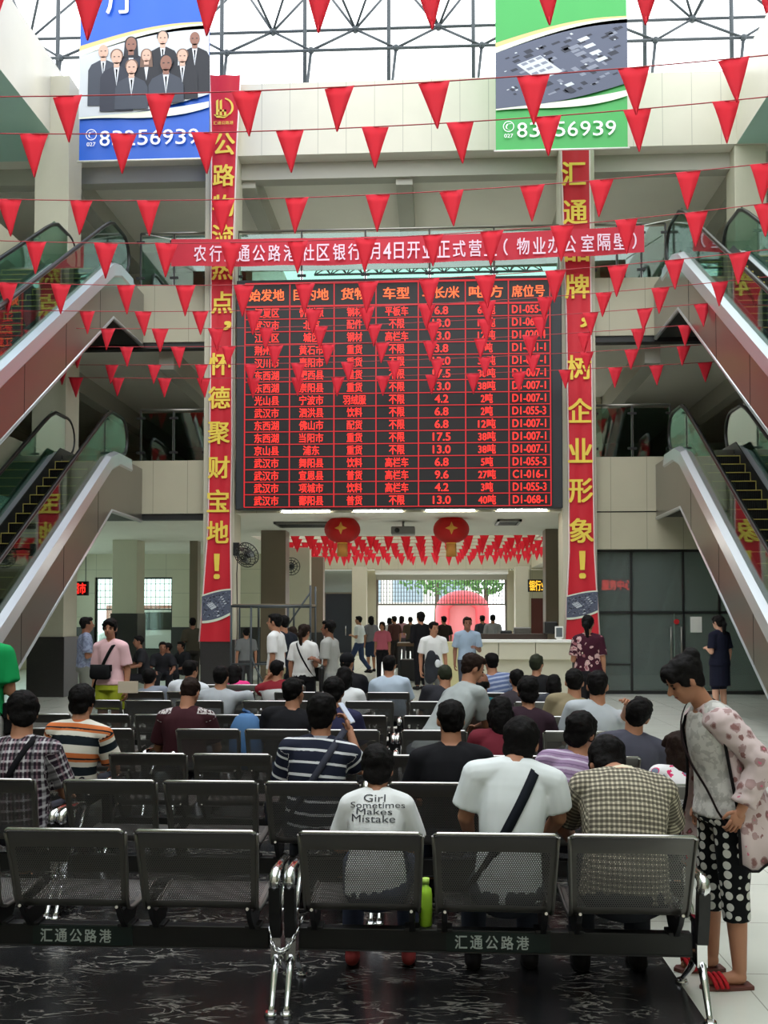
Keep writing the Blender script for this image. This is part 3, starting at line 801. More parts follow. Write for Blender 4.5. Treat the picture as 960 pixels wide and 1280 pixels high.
# ================================================================== blue and green advertising banners
def adbanner(label, xl, xr, yb, Y, mcol, num, people):
    t = thing('advertising_banner', label, 'banner', W((xl+xr)/2, yb, Y)); O = V(t.location)
    wd, top = W(xr,yb,Y).x-W(xl,yb,Y).x, 6.0
    def bx(u): return (u-.5)*wd
    px2 = wd/(xr-xl)
    mb = MB(); R = []
    for i in range(25):
        u = i/24; r = []
        for k in range(3): r.append(mb.bm.verts.new((bx(u), -.03*math.sin(u*23)*(k*.5), top*k/2)))
        R.append(r)
    for a, b in zip(R, R[1:]):
        for k in range(2): f = mb.bm.faces.new([a[k], b[k], b[k+1], a[k+1]]); f.smooth = True
    mb.build('cloth', mcol, t)
    MB().tube([(bx(0)-.04,0,0), (bx(1)+.04,0,0)], .022, 8).build('bottom_rod', M['white'], t)
    mb = MB().tube([(bx(0)-.04,0,top), (bx(1)+.04,0,top)], .03, 8).tube([(bx(.05),0,top),(bx(.05),0,top+2.5)], .008, 4).tube([(bx(.95),0,top),(bx(.95),0,top+2.5)], .008, 4); mb.build('top_rod', M['steel'], t)
    def P(u, v, k): return V((bx(u), -.045-.002*k, (yb-v)*px2))       # v in photo pixels
    f = lambda u: 56-26*math.sin(min(1,u*1.12)*PI/2)+(3 if u > .8 else 0)*0
    g = lambda u: 147-3*math.sin(u*PI)-(34*max(0,u-.35)**1.6)
    if not people: f0, g0 = f, g; f = lambda u: f0(u)-11+4*(1-u); g = lambda u: g0(u)-12-4*u
    mb = MB(); n = 20
    band(mb, P, f, lambda u: f(u)+8+3*math.sin(u*PI)-5*u, 0, 4); band(mb, P, lambda u: g(u)-4*(1-u), lambda u: g(u)+1+14*u**1.5*math.sin(PI*min(1,u*.75+.1)), 0, 5)
    band(mb, P, lambda u: f(u)+6-4*u, lambda u: f(u)+9+4*(1-u), 1, 5)
    f2 = lambda u: f(u)+9+4*(1-u)-5*u; g2 = lambda u: g(u)-1-(8*u*u)
    if people: band(mb, P, f2, g2, 1, 1)
    else:
        fn = lambda u: f2(u)
        def P2(u, v, k): return P(u, v*125+18, k)
        aerial(mb, P2, lambda u: (f2(u)-18)/125, lambda u: (g2(u)-18)/125, 11)
    mb.build('printed_picture', aer, t)
    if people:
        mb = MB()
        def figure(px, py, s, suit, hair, skin, long=False, k=3):
            """head centre px,py on the print; s = head half-width in photo pixels"""
            def Q(a, b): return P((px+a*s-xl)/(xr-xl), py+b*s, k)
            bot = min(10.5, (g2(min(1,max(0,(px-xl)/(xr-xl))))-3-py)/s)
            mb.face([Q(-3.0,bot), Q(-2.9,3.6), Q(-2.3,2.5), Q(-.7,1.7), Q(.7,1.7), Q(2.3,2.5), Q(2.9,3.6), Q(3.0,bot)], suit)
            k += 1
            def Q(a, b): return P((px+a*s-xl)/(xr-xl), py+b*s, k)
            mb.face([Q(-.55,1.6), Q(0,5.2), Q(.55,1.6)], 3); 
            if not long: mb.face([Q(-.16,2.2), Q(0,5), Q(.16,2.2)], 0)
            k += 1
            if hair is not None:
                hh = [(1.15*math.cos(q*PI/9), -.35-1.15*math.sin(q*PI/9)) for q in range(10)]
                low = [(-1.35,2.4),(1.35,2.4)] if long else [(-1.1,.1),(1.1,.1)]
                mb.face([Q(*p) for p in hh+low], hair)
            k += 1
            mb.face([Q(.5,1.9), Q(.5,1.0), Q(-.5,1.0), Q(-.5,1.9)], skin)
            mb.face([Q(.95*math.cos(q*PI/8), .05+1.25*math.sin(q*PI/8)-(.1 if math.sin(q*PI/8) < 0 else 0)) for q in range(16)], skin)
            k += 1
            for e in (-.4,.4): mb.face([Q(e-.16,-.12), Q(e-.16,.05), Q(e+.16,.05), Q(e+.16,-.12)], 0)
            mb.face([Q(-.35,.72), Q(0,.85), Q(.35,.72), Q(0,.78)], 7)
        figure(163.5, 56, 7, 1, 0, 5, True, 2); figure(203, 49, 6.5, 0, 0, 4, False, 2); figure(243, 51, 6.5, 0, None, 5, False, 2)
        figure(183, 71, 6, 0, 6, 4, True, 8); figure(129, 64, 6.5, 2, None, 4, False, 8); figure(228, 73, 6.5, 0, 6, 4, False, 8)
        figure(146, 72, 7, 1, 6, 4, False, 14); figure(165, 86, 7, 2, 6, 4, False, 20); figure(208, 82, 7.5, 2, 0, 5, False, 20)
        mb.build('printed_people', [mat('print_black', (28,30,40), .6), mat('print_suit_navy', (40,44,60), .6), mat('print_suit_grey', (58,64,78), .6), mat('print_shirt', (214,218,228), .6), mat('print_skin_light', (206,168,150), .6), mat('print_skin_tan', (140,98,84), .6), mat('print_hair_brown', (110,84,72), .6), mat('print_lips', (150,80,78), .6)], t)
    mb = MB()
    ny = yb-26 if people else yb-24
    xs0 = xl+(26 if people else 26)
    for i, ch in enumerate(num):
        if ch == ' ': continue
        put_text(mb, ch, P((xs0+15.8*i+7-xl)/(xr-xl), ny-1, 1), w=12.5*px2, h=19*px2, bold=.004)
    put_text(mb, '027', P((xl+16-xl)/(xr-xl), ny+6, 1), w=11*px2, h=5*px2, bold=.01)
    def Q(a, b): return P((xl+16+a-xl)/(xr-xl), ny-6+b, 1)
    circ = [(7*math.cos(q*PI/10), 7*math.sin(q*PI/10)) for q in range(20)]
    for (a,b), (c,d) in zip(circ, circ[1:]+circ[:1]): mb.face([Q(a,b), Q(a*.86,b*.86), Q(c*.86,d*.86), Q(c,d)])
    pts = [(3.4,-4),(-1.5,-3.2),(-3,0),(-2.2,3),(1.5,4.6)]
    for (a,b), (c,d) in zip(pts, pts[1:]): mb.face([Q(a-.9,b), Q(a+.9,b+.6), Q(c+.9,d+.2), Q(c-.9,d)])
    if people: put_text(mb, '厅', P((152-xl)/(xr-xl), -4, 1), w=40*px2, h=40*px2, bold=.012)
    mb.build('lettering', M['whiteprint'], t)
    return t
adbanner('tall blue advertising banner with a group of people in suits and a phone number', 98.5, 261, 200, 20.2, mat('blue_vinyl', (22,88,196), .4), '8325 6939'.replace(' ',''), True)
adbanner('tall green advertising banner with an aerial picture of warehouses and a phone number', 619.5, 784.5, 187, 20.2, mat('green_vinyl', (58,164,78), .4), '83256939', False)

# ================================================================== red pennant strings
ORD = ['first','second','third','fourth','fifth','sixth','seventh','eighth','ninth','tenth','eleventh','twelfth']
def bunting(label, pts, Y, px0, dpx, fw_, fh, xa=None, xb=None, rnd=None, grp='red pennant strings across the hall', xlim=(-9999,9999), skip=()):
    """pts: photo points the cord passes; flags hang every dpx"""
    P3 = [W(x, y, Y) for x, y in pts]
    def cz(x):                                           # quadratic through three points, clamped beyond
        (a,b,c) = P3; x1,x2,x3 = a.x,b.x,c.x
        return a.z*(x-x2)*(x-x3)/((x1-x2)*(x1-x3))+b.z*(x-x1)*(x-x3)/((x2-x1)*(x2-x3))+c.z*(x-x1)*(x-x2)/((x3-x1)*(x3-x2))
    t = thing('bunting_string', label, 'bunting', (P3[1].x, Y, P3[1].z), group=grp); O = V(t.location)
    n = 28
    MB().tube([V((xa+(xb-xa)*i/n, Y, cz(xa+(xb-xa)*i/n)))-O for i in range(n+1)], .007, 5).build('cord', mat_cord, t)
    x = W(px0, pts[1][1], Y).x; step = dpx*Y/F_PX; first = None
    while x-step > xa+.2: x -= step
    while x < xb-.2:
        if xa+.2 < x:
            s = rnd.uniform(.93,1.05); tilt = rnd.uniform(-.12,.12); sw = rnd.uniform(-.22,.22); off = rnd.uniform(-.07,.07)
            xx = x+off; w2 = fw_*s/2; h = fh*s
            zl, zr = cz(xx-w2)-cz(xx), cz(xx+w2)-cz(xx)
            mb = MB(); rows = 5; R = []
            for i in range(rows+1):
                u = i/rows; ww = w2*(1-u)+.006*u; r = []
                for k in (-1,-.33,.33,1):
                    r.append(mb.bm.verts.new((ww*k*math.cos(sw*u)+tilt*h*u*.6, sw*.16*h*u*u+ww*k*math.sin(sw*.8)+.012*math.sin(k*3+i), (zr-zl)/2*k*(1-u)-h*u-.0)))
                R.append(r)
            for a, b in zip(R, R[1:]):
                for k in range(3): f = mb.bm.faces.new([a[k], b[k], b[k+1], a[k+1]]); f.smooth = True
            o = mb.build('pennant', M['red_flag'], t)
            sd = o.modifiers.new('thickness', 'SOLIDIFY'); sd.thickness = .002
            o.location = (xx-O.x, 0, cz(xx)-O.z)
        x += step
    return t
mat_cord = mat('red_cord', (170,60,66), .7)
rnd = random.Random(5)
BL, BR = -8.55, 7.0
strings = [  # Y, cord y at px 0 / 480 / 960, a flag centre, flag spacing
    (8.2, (-20,-29,-50), 393, 143), (9.9, (121,106,69), 430, 122.5), (10.95, (167,158,121), 466, 109.5),
    (12.45, (249,243,204), 471, 96), (13.8, (301,297,254), 453, 84), (15.2, (353,351,312), 457, 78),
    (16.6, (387,383,346), 462, 73), (17.9, (409,405,372), 470, 68), (19.2, (432,428,398), 474, 64), (20.6, (455,451,425), 431, 60), (21.0, (470,470,448), 481, 57)]
for i, (Y, (a,b,c), p0_, dp) in enumerate(strings):
    nm = 'string of red triangular pennants across the hall, %s one from the top' % ORD[i]
    if i == 0: nm = 'string of red pennants cut by the upper edge of the photo'
    if i == len(strings)-1: nm = 'lowest string of red pennants, just in front of the departure board'
    bunting(nm, ((0,a),(480,b),(960,c)), Y, p0_, dp, (.33 if i < 6 else .31), .50 if i < 6 else .44, BL, BR, rnd)
for i in range(7):
    Y = 30.5+2.2*i; y = 668+ (i*4.2)
    bunting('string of small red pennants in the rear court, %s from the hall' % ORD[i], ((300,y),(545,y+2),(700,y-2)), Y, 545, 20-i*.9, .31, .44, -5.4, 4.8, rnd, 'red pennant strings in the rear court')

# ================================================================== lanterns
def lantern(px, label):
    Y = 23.6; c = W(px, 662, Y)
    t = thing('lantern', label, 'lantern', c, group='red lanterns under the board')
    R, H = 22*Y/F_PX, 17*Y/F_PX
    mb = MB(); n = 36; rings = []
    for j in range(13):
        a = -PI/2*.86+PI*.86*j/12; rg = []
        for k in range(n):
            r = R*math.cos(a)*(1+(.035 if k % 2 else -.012)); rg.append((r*math.cos(2*PI*k/n), r*math.sin(2*PI*k/n), H*math.sin(a)/math.sin(PI/2*.86)))
        rings.append(rg)
    mb.loft(rings); lm, nt, b = new_mat('lantern_silk'); out = nt.nodes['Material Output']
    b.inputs['Base Color'].default_value = srgb((205,30,30)); b.inputs['Roughness'].default_value = .5
    tl = N(nt, 'ShaderNodeBsdfTranslucent'); tl.inputs[0].default_value = srgb((225,40,36)); mx = N(nt, 'ShaderNodeMixShader', i0=.4)
    lk(nt, b.outputs[0], mx.inputs[1]); lk(nt, tl.outputs[0], mx.inputs[2]); lk(nt, mx.outputs[0], out.inputs[0])
    mb.build('shade', lm, t)
    MB().cone((0,0,H*.93), (0,0,H*1.12), R*.27, R*.24, 16, False, False).build('cap', mat('lantern_cap', (90,16,18), .5), t)
    MB().cone((0,0,-H*.93), (0,0,-H*1.06), R*.30, R*.28, 16, False, False).build('base_ring', M['gold'], t)
    mb = MB()
    for k in range(40):
        q = 2*PI*k/40; x, y = R*.26*math.cos(q), R*.26*math.sin(q); mb.tube([(x,y,-H*1.04), (x*1.03,y*1.03,-H*1.04-16*Y/F_PX)], .014, 4)
    f = mb.build('tassel', mat('tassel_ochre', (196,140,66), .7), t); f['kind'] = 'stuff'
    mb = MB(); star = []
    for q in range(8):
        a = q*PI/4; r = (.36 if q % 2 == 0 else .15)*R; star.append((r*math.sin(a), r*math.cos(a)))
    for k in range(8):
        u, v = star[k]; u2, v2 = star[(k+1) % 8]
        def S(u, v): return V((u, -math.sqrt(max(.01,1-(u/R)**2-(v/H)**2*.8))*R*1.05, v))
        mb.face([S(0,0), S(u,v), S(u2,v2)])
    mb.build('gold_emblem', mat('lantern_gold', (226,160,60), .5), t)
    MB().tube([(0,0,H*1.1), (0,0,4.2-c.z)], .008, 5).build('cord', M['dark'], t)
lantern(428, 'red silk lantern with ochre tassel, left one of the two below the board')
lantern(564, 'red silk lantern with ochre tassel, right one of the two below the board')
# ================================================================== waiting benches
def perforated():
    m, nt, b = new_mat('perforated_steel'); out = nt.nodes['Material Output']
    tc = N(nt, 'ShaderNodeTexCoord'); sp = N(nt, 'ShaderNodeSeparateXYZ'); lk(nt, tc.outputs['UV'], sp.inputs[0])
    p = .0105; row = p*.866
    r = mth(nt, 'FLOOR', mth(nt, 'DIVIDE', sp.outputs['Y'], row))
    sh = mth(nt, 'MULTIPLY', mth(nt, 'FLOORED_MODULO', r, 2), p/2)
    u = mth(nt, 'SUBTRACT', mth(nt, 'FLOORED_MODULO', mth(nt, 'ADD', sp.outputs['X'], sh), p), p/2)
    v = mth(nt, 'SUBTRACT', mth(nt, 'FLOORED_MODULO', sp.outputs['Y'], row), row/2)
    d = mth(nt, 'SQRT', mth(nt, 'ADD', mth(nt, 'MULTIPLY', u, u), mth(nt, 'MULTIPLY', v, v)))
    hole = mth(nt, 'LESS_THAN', d, .0031)
    b.inputs['Base Color'].default_value = (.17,.166,.158,1); b.inputs['Metallic'].default_value = .7; b.inputs['Roughness'].default_value = .36
    tr = N(nt, 'ShaderNodeBsdfTransparent'); mx = N(nt, 'ShaderNodeMixShader'); lk(nt, hole, mx.inputs[0]); lk(nt, b.outputs[0], mx.inputs[1]); lk(nt, tr.outputs[0], mx.inputs[2])
    lk(nt, mx.outputs[0], out.inputs[0]); return m
M['perf'] = perforated()
M['seatmetal'] = mat('seat_dark_steel', (112,110,106), .36, .7, var=.1, vscale=6)
M['seatrim'] = mat('seat_edge_chrome', (190,190,188), .16, 1)
PROF = [(.0,.800), (.012,.79), (.035,.72), (.062,.62), (.085,.53), (.10,.47), (.125,.435), (.18,.418), (.28,.415), (.40,.425), (.50,.44), (.55,.44), (.575,.425), (.58,.40)]
SEATW = .535; PIT = .58
PROTO = {}
def bench_proto(letter):
    t = thing('waiting_bench', None, None)
    L = 3*PIT
    bm_ = MB(); bm_.box((.0,.19,.24), (L,.25,.335)); bm_.box((.0,.185,.235), (L,.255,.242)); beam = bm_.build('beam', M['black'], t, .004)
    if letter:
        pl = MB().box((L/2-.21,.182,.245), (L/2+.25,.189,.33)).build('name_plate', mat('dark_green_plate', (14,30,28), .4), beam)
        mb = MB()
        for i, ch in enumerate('汇通公路港'): put_text(mb, ch, (L/2-.145+.068*i,.180,.288), w=.054, h=.058, bold=.01)
        mb.build('lettering', mat('faded_white_print', (176,186,182), .6), beam)
    for k in range(3):
        x0 = k*PIT+(PIT-SEATW)/2; x1 = x0+SEATW
        # one bent sheet: solid margins, perforated middle
        me_bm = bmesh.new(); uv = me_bm.loops.layers.uv.new('UVMap')
        s = [0]
        for a, b in zip(PROF, PROF[1:]): s.append(s[-1]+math.hypot(b[0]-a[0], b[1]-a[1]))
        def taper(z): return .018*max(0, (.80-z)/.38) if z > .42 else .018
        cols = [0, .055, .115, .5, .885, .945, 1]
        G = []
        for (y, z), q in zip(PROF, s):
            tp = taper(z); a, b = x0+tp, x1-tp
            G.append([(me_bm.verts.new((a+(b-a)*c, y+.012*math.sin(c*PI), z)), c*SEATW, q) for c in cols])
        for i in range(len(G)-1):
            for j in range(len(cols)-1):
                vs = [G[i][j], G[i][j+1], G[i+1][j+1], G[i+1][j]]
                f = me_bm.faces.new([w[0] for w in vs]); f.smooth = True
                for lp, w in zip(f.loops, vs): lp[uv].uv = (w[1], w[2])
                f.material_index = 1 if 1 <= j <= 4 and i not in (0, 1, 5, 11, 12) else 0
        me = bpy.data.meshes.new('seat'); me_bm.to_mesh(me); me_bm.free()
        st = fin(bpy.data.objects.new('seat', me), [M['seatmetal'], M['perf']], t)
        mb = MB(); mb.tube([(x0+.004,-.004,.793), (x0+.02,-.006,.803), (x1-.02,-.006,.803), (x1-.004,-.004,.793)], .0095, 8); mb.build('top_edge', M['seatrim'], st)
        for xa_, sg in ((x0, 1), (x1, -1)):
            pts = [(xa_+sg*taper(z), y, z) for y, z in PROF[1:]]; MB().tube(pts, .009, 6).build('side_frame', M['seatmetal'], st)
        for xx in (x0+.05, x1-.05):
            q = MB(); q.prism([(.06,.46), (.13,.42), (.36,.415), (.27,.33), (.17,.33), (.10,.40)], 'x', xx-.012, xx+.012); q.box((xx-.035,.175,.33), (xx+.035,.265,.345)); br = q.build('bracket', M['black'], st, .003)
            MB().tube([(xx,.055,.455), (xx,.066,.452)], .007, 8).build('bolt', M['chrome'], br)
    for xe in (-.035, L+.035):
        mb = MB(); mb.loft([[(xe+a*w,.215+b*d,z) for a, b in ((-1,-1),(1,-1),(1,1),(-1,1))] for z, w, d in ((.20,.022,.05), (.40,.022,.05))], smooth=False)
        mb.tube([(xe,.20,.24), (xe,.13,.14), (xe,.07,.035), (xe,.05,.02)], [.022,.017,.013,.014], 10)
        mb.tube([(xe,.24,.24), (xe,.36,.13), (xe,.50,.035), (xe,.53,.02)], [.022,.017,.013,.014], 10)
        lg = mb.build('leg', M['chrome'], t)
        for y in (.05,.53): MB().cone((xe,y,.0), (xe,y,.020), .032, .024, 12, False, False).build('foot_pad', M['chrome'], lg)
        am = MB(); am.loft([[(xe+a*.024,.155+b*.03+dy,z) for a, b in ((-1,-1),(1,-1),(1,1),(-1,1))] for z, dy in ((.30,.03),(.42,.0),(.53,-.015))], mi=1, smooth=False); am.tube([(xe,.135,.525),(xe,.125,.55), (xe,.135,.578), (xe,.17,.59), (xe,.32,.59), (xe,.45,.585), (xe,.485,.575), (xe,.49,.54), (xe,.44,.46), (xe,.30,.36)], [.024,.027,.027,.025,.02,.018,.018,.016,.014,.014], 10, mi=0)
        am.build('armrest', [M['chrome'], M['black']], t)
    return t
ROWY = {1: 4.15, 2: 5.41, 3: 6.49, 4: 7.94, 5: 9.12, 6: 10.7, 7: 12.0, 8: 13.3}
def bench(row, px, label, letter=False):
    if letter not in PROTO: t = PROTO[letter] = bench_proto(letter)
    else: t = copy_tree(PROTO[letter])
    Y = ROWY[row]; p = WZ(px, 774+.92*F_PX/Y, .80)
    t.location = (W(px, 774+.92*F_PX/Y, Y).x-(PIT-SEATW)/2, Y, 0)
    t.rotation_euler = (0, 0, random.uniform(-.006,.006))
    tag(t, label, 'bench', 'perforated steel benches of the waiting area')
    return t
bench(1, -156, 'front-row bench with two empty perforated seats in view and a lettered beam', True)
bench(1, 373, 'front-row bench carrying three people in pale shirts, lettering on its beam', True)
bench(2, -316, 'second-row bench at the photo\'s left edge under the man in plaid')
bench(2, 79, 'second-row bench holding only the man in navy and white stripes')
bench(2, 486, 'second-row bench under the black T-shirt and the lavender striped polo')
bench(3, -220, 'third-row bench under the man in the orange striped polo')
bench(3, 136, 'empty third-row bench just ahead of the man in maroon')
bench(3, 482, 'third-row bench under the woman in maroon and the grey T-shirt')
bench(4, -81, 'fourth-row bench, the leftmost, left of the man in maroon')
bench(4, 220, 'fourth-row bench with the maroon, black and navy shirts on it')
bench(4, 502, 'fourth-row bench left under the bending man in pale grey')
bench(5, 20, 'fifth-row bench at left in front of the woman in pink')
bench(5, 262, 'fifth-row bench in the middle, ahead of the black T-shirt')
bench(5, 504, 'fifth-row bench under the teal shirt and the khaki shirt')
bench(6, 93, 'sixth-row bench at left, lit pale grey, before the woman in pink')
bench(6, 303, 'sixth-row bench in the middle with the woman in white on it')
bench(6, 512, 'sixth-row bench on the right under the small dark-haired child')
bench(7, 152, 'seventh-row bench at left under the grey-blue shirt')
bench(7, 343, 'seventh-row bench in the middle under the black cap and pale blue shirt')
bench(7, 535, 'seventh-row bench on the right under the blue striped polo')
bench(8, 230, 'rearmost bench with the person in bright pink')

# chain binding the two middle legs
xl, xr = W(325,1040,4.15).x+(PIT-SEATW)/2+.035, W(373,1040,4.15).x-(PIT-SEATW)/2-.035
cxx, cyy = (xl+xr)/2, 4.15+.075
t = thing('chain', 'steel chain tying the two neighbouring legs of the front benches together', 'chain', (cxx, cyy, .34))
hw = (xr-xl)/2+.045; n = 15
for i in range(n):
    u = -1+2*i/(n-1); c = V((hw*u, -.02+.16*u**4, -.085*(1-u*u)+.02))
    dv = V((hw, .32*u, .17*u)).normalized()
    a = V((0,-1,0)) if i % 2 else V((0,-.2,1)); a = (a-dv*a.dot(dv)).normalized()
    MB().tube([c+dv*.019*math.cos(q)+a*.0115*math.sin(q) for q in [2*PI*k/12 for k in range(12)]], .0042, 6, closed=True).build('link', M['chrome'], t)
for i in range(2):
    c = V((0,-.022,-.085-.018*i-.012)); dv = V((0,0,1)); a = V((1,0,0)) if i % 2 == 0 else V((0,1,0))
    MB().tube([c+dv*.0165*math.cos(q)+a*.010*math.sin(q) for q in [2*PI*k/12 for k in range(12)]], .0032, 6, closed=True).build('link', M['chrome'], t)

# ================================================================== people
SKIN = {k: mat('skin_'+k, c, .55, spec=.3) for k, c in dict(tan=(172,122,96), fair=(204,158,134), dark=(136,92,72)).items()}
M['eye'] = mat('eye_dark', (22,16,14), .25); M['lip'] = mat('lips', (140,78,74), .5)
HAIR = {k: mat('hair_'+k, c, .7, spec=.12, bump=.3, bscale=90) for k, c in dict(black=(15,13,13), brown=(36,25,20), grey=(58,54,52), green=(44,48,36)).items()}
def fabric(name, col, kind='plain', cols=(), sc=1, rough=.85):
    """woven cloth; patterns follow the garment: tc = (across, along, through) in metres"""
    m, nt, b = new_mat(name); b.inputs['Roughness'].default_value = rough; b.inputs['Specular IOR Level'].default_value = .15
    at = N(nt, 'ShaderNodeAttribute', attribute_name='tc'); sp = N(nt, 'ShaderNodeSeparateXYZ'); lk(nt, at.outputs['Vector'], sp.inputs[0])
    u, v = sp.outputs['X'], sp.outputs['Y']; base = srgb(col); out = None
    def stripe(x, per, wid, off=0): return mth(nt, 'LESS_THAN', mth(nt, 'FLOORED_MODULO', mth(nt, 'ADD', x, off+10), per), wid)
    if kind == 'stripes':
        out = base
        for c, per, wid, off in cols: out = mixc(nt, stripe(v, per, wid, off), out, srgb(c))
    elif kind == 'plaid':
        out = base
        for c, per, wid, off, ax in cols:
            f = stripe(u if ax == 'u' else v, per, wid, off); out = mixc(nt, mth(nt, 'MULTIPLY', f, .62), out, srgb(c))
    elif kind == 'check':
        a = stripe(u, sc, sc*.55); c = stripe(v, sc, sc*.55)
        out = mixc(nt, mth(nt, 'MULTIPLY', a, .55), base, srgb(cols[0])); out = mixc(nt, mth(nt, 'MULTIPLY', c, .7), out, srgb(cols[0]))
    elif kind in ('floral', 'dots'):
        vo = N(nt, 'ShaderNodeTexVoronoi'); vo.inputs['Scale'].default_value = sc; vo.inputs['Randomness'].default_value = .9 if kind == 'floral' else .25
        lk(nt, at.outputs['Vector'], vo.inputs['Vector'])
        if kind == 'dots': out = mixc(nt, mth(nt, 'LESS_THAN', vo.outputs['Distance'], .42), base, srgb(cols[0]))
        else:
            nz = N(nt, 'ShaderNodeTexNoise'); nz.inputs['Scale'].default_value = sc*1.6; nz.inputs['Detail'].default_value = 3; lk(nt, at.outputs['Vector'], nz.inputs['Vector'])
            d = mth(nt, 'ADD', vo.outputs['Distance'], mth(nt, 'MULTIPLY', mth(nt, 'SUBTRACT', nz.outputs['Fac'], .5), .9))
            sc2 = N(nt, 'ShaderNodeSeparateColor'); lk(nt, vo.outputs['Color'], sc2.inputs[0])
            f1 = mth(nt, 'MULTIPLY', mth(nt, 'LESS_THAN', d, .42), mth(nt, 'GREATER_THAN', sc2.outputs[0], .35))
            out = mixc(nt, f1, base, srgb(cols[0]))
            f2 = mth(nt, 'MULTIPLY', mth(nt, 'LESS_THAN', d, .30), mth(nt, 'GREATER_THAN', sc2.outputs[1], .5)); out = mixc(nt, f2, out, srgb(cols[1]))
            f3 = mth(nt, 'LESS_THAN', d, .07); out = mixc(nt, f3, out, srgb(cols[2] if len(cols) > 2 else cols[1]))
    elif kind == 'mottle':
        nz = N(nt, 'ShaderNodeTexNoise'); nz.inputs['Scale'].default_value = sc; nz.inputs['Detail'].default_value = 5; lk(nt, at.outputs['Vector'], nz.inputs['Vector'])
        out = mixc(nt, mth(nt, 'MULTIPLY', mth(nt, 'GREATER_THAN', nz.outputs['Fac'], .52), .6), base, srgb(cols[0]))
    elif kind == 'yoke':      # plain with a pale patterned yoke over the shoulders
        nz = N(nt, 'ShaderNodeTexNoise'); nz.inputs['Scale'].default_value = 55; lk(nt, at.outputs['Vector'], nz.inputs['Vector'])
        f = mth(nt, 'MULTIPLY', mth(nt, 'GREATER_THAN', nz.outputs['Fac'], .47), mth(nt, 'MULTIPLY', mth(nt, 'GREATER_THAN', mth(nt, 'ABSOLUTE', u), .115), mth(nt, 'GREATER_THAN', v, .385)))
        out = mixc(nt, f, base, srgb(cols[0]))
    elif kind == 'tone':      # upper and lower colours
        out = base
        for c, lim in cols: out = mixc(nt, mth(nt, 'LESS_THAN', v, lim), out, srgb(c))
    if out is None: b.inputs['Base Color'].default_value = base
    elif isinstance(out, tuple): b.inputs['Base Color'].default_value = out
    else: lk(nt, out, b.inputs['Base Color'])
    return m
FAB = {}
def plain(col):
    if col not in FAB: FAB[col] = fabric('cloth_%d_%d_%d' % col, col)
    return FAB[col]

def remesh(mb, voxel, smooth=2):
    me = mb.mesh('tmp'); o = bpy.data.objects.new('tmp', me)
    r = o.modifiers.new('r', 'REMESH'); r.mode = 'VOXEL'; r.voxel_size = voxel; r.use_smooth_shade = True
    if smooth: s = o.modifiers.new('s', 'SMOOTH'); s.iterations = smooth; s.factor = .5
    out = evaluated_mesh(o); bpy.data.meshes.remove(me)
    return out
def append_bm(me, mb):
    """adds the (multi-material) shapes of mb to the mesh me"""
    b = bmesh.new(); b.from_mesh(me); t = mb.mesh('t2'); b.from_mesh(t); b.to_mesh(me); b.free(); bpy.data.meshes.remove(t)
def rot(pitch=0, yaw=0, roll=0):
    """pitch: nod down, yaw: turn left, roll: tilt towards the right shoulder (degrees)"""
    return Matrix.Rotation(math.radians(yaw),3,'Z') @ Matrix.Rotation(math.radians(-pitch),3,'X') @ Matrix.Rotation(math.radians(roll),3,'Y')
def ringpts(c, side, frt, a, b, n=18):
    return [c+side*(a*math.cos(2*PI*k/n))+frt*(b*math.sin(2*PI*k/n)*(1 if math.sin(2*PI*k/n) > 0 else 1)) for k in range(n)]
PEOPLE = {}
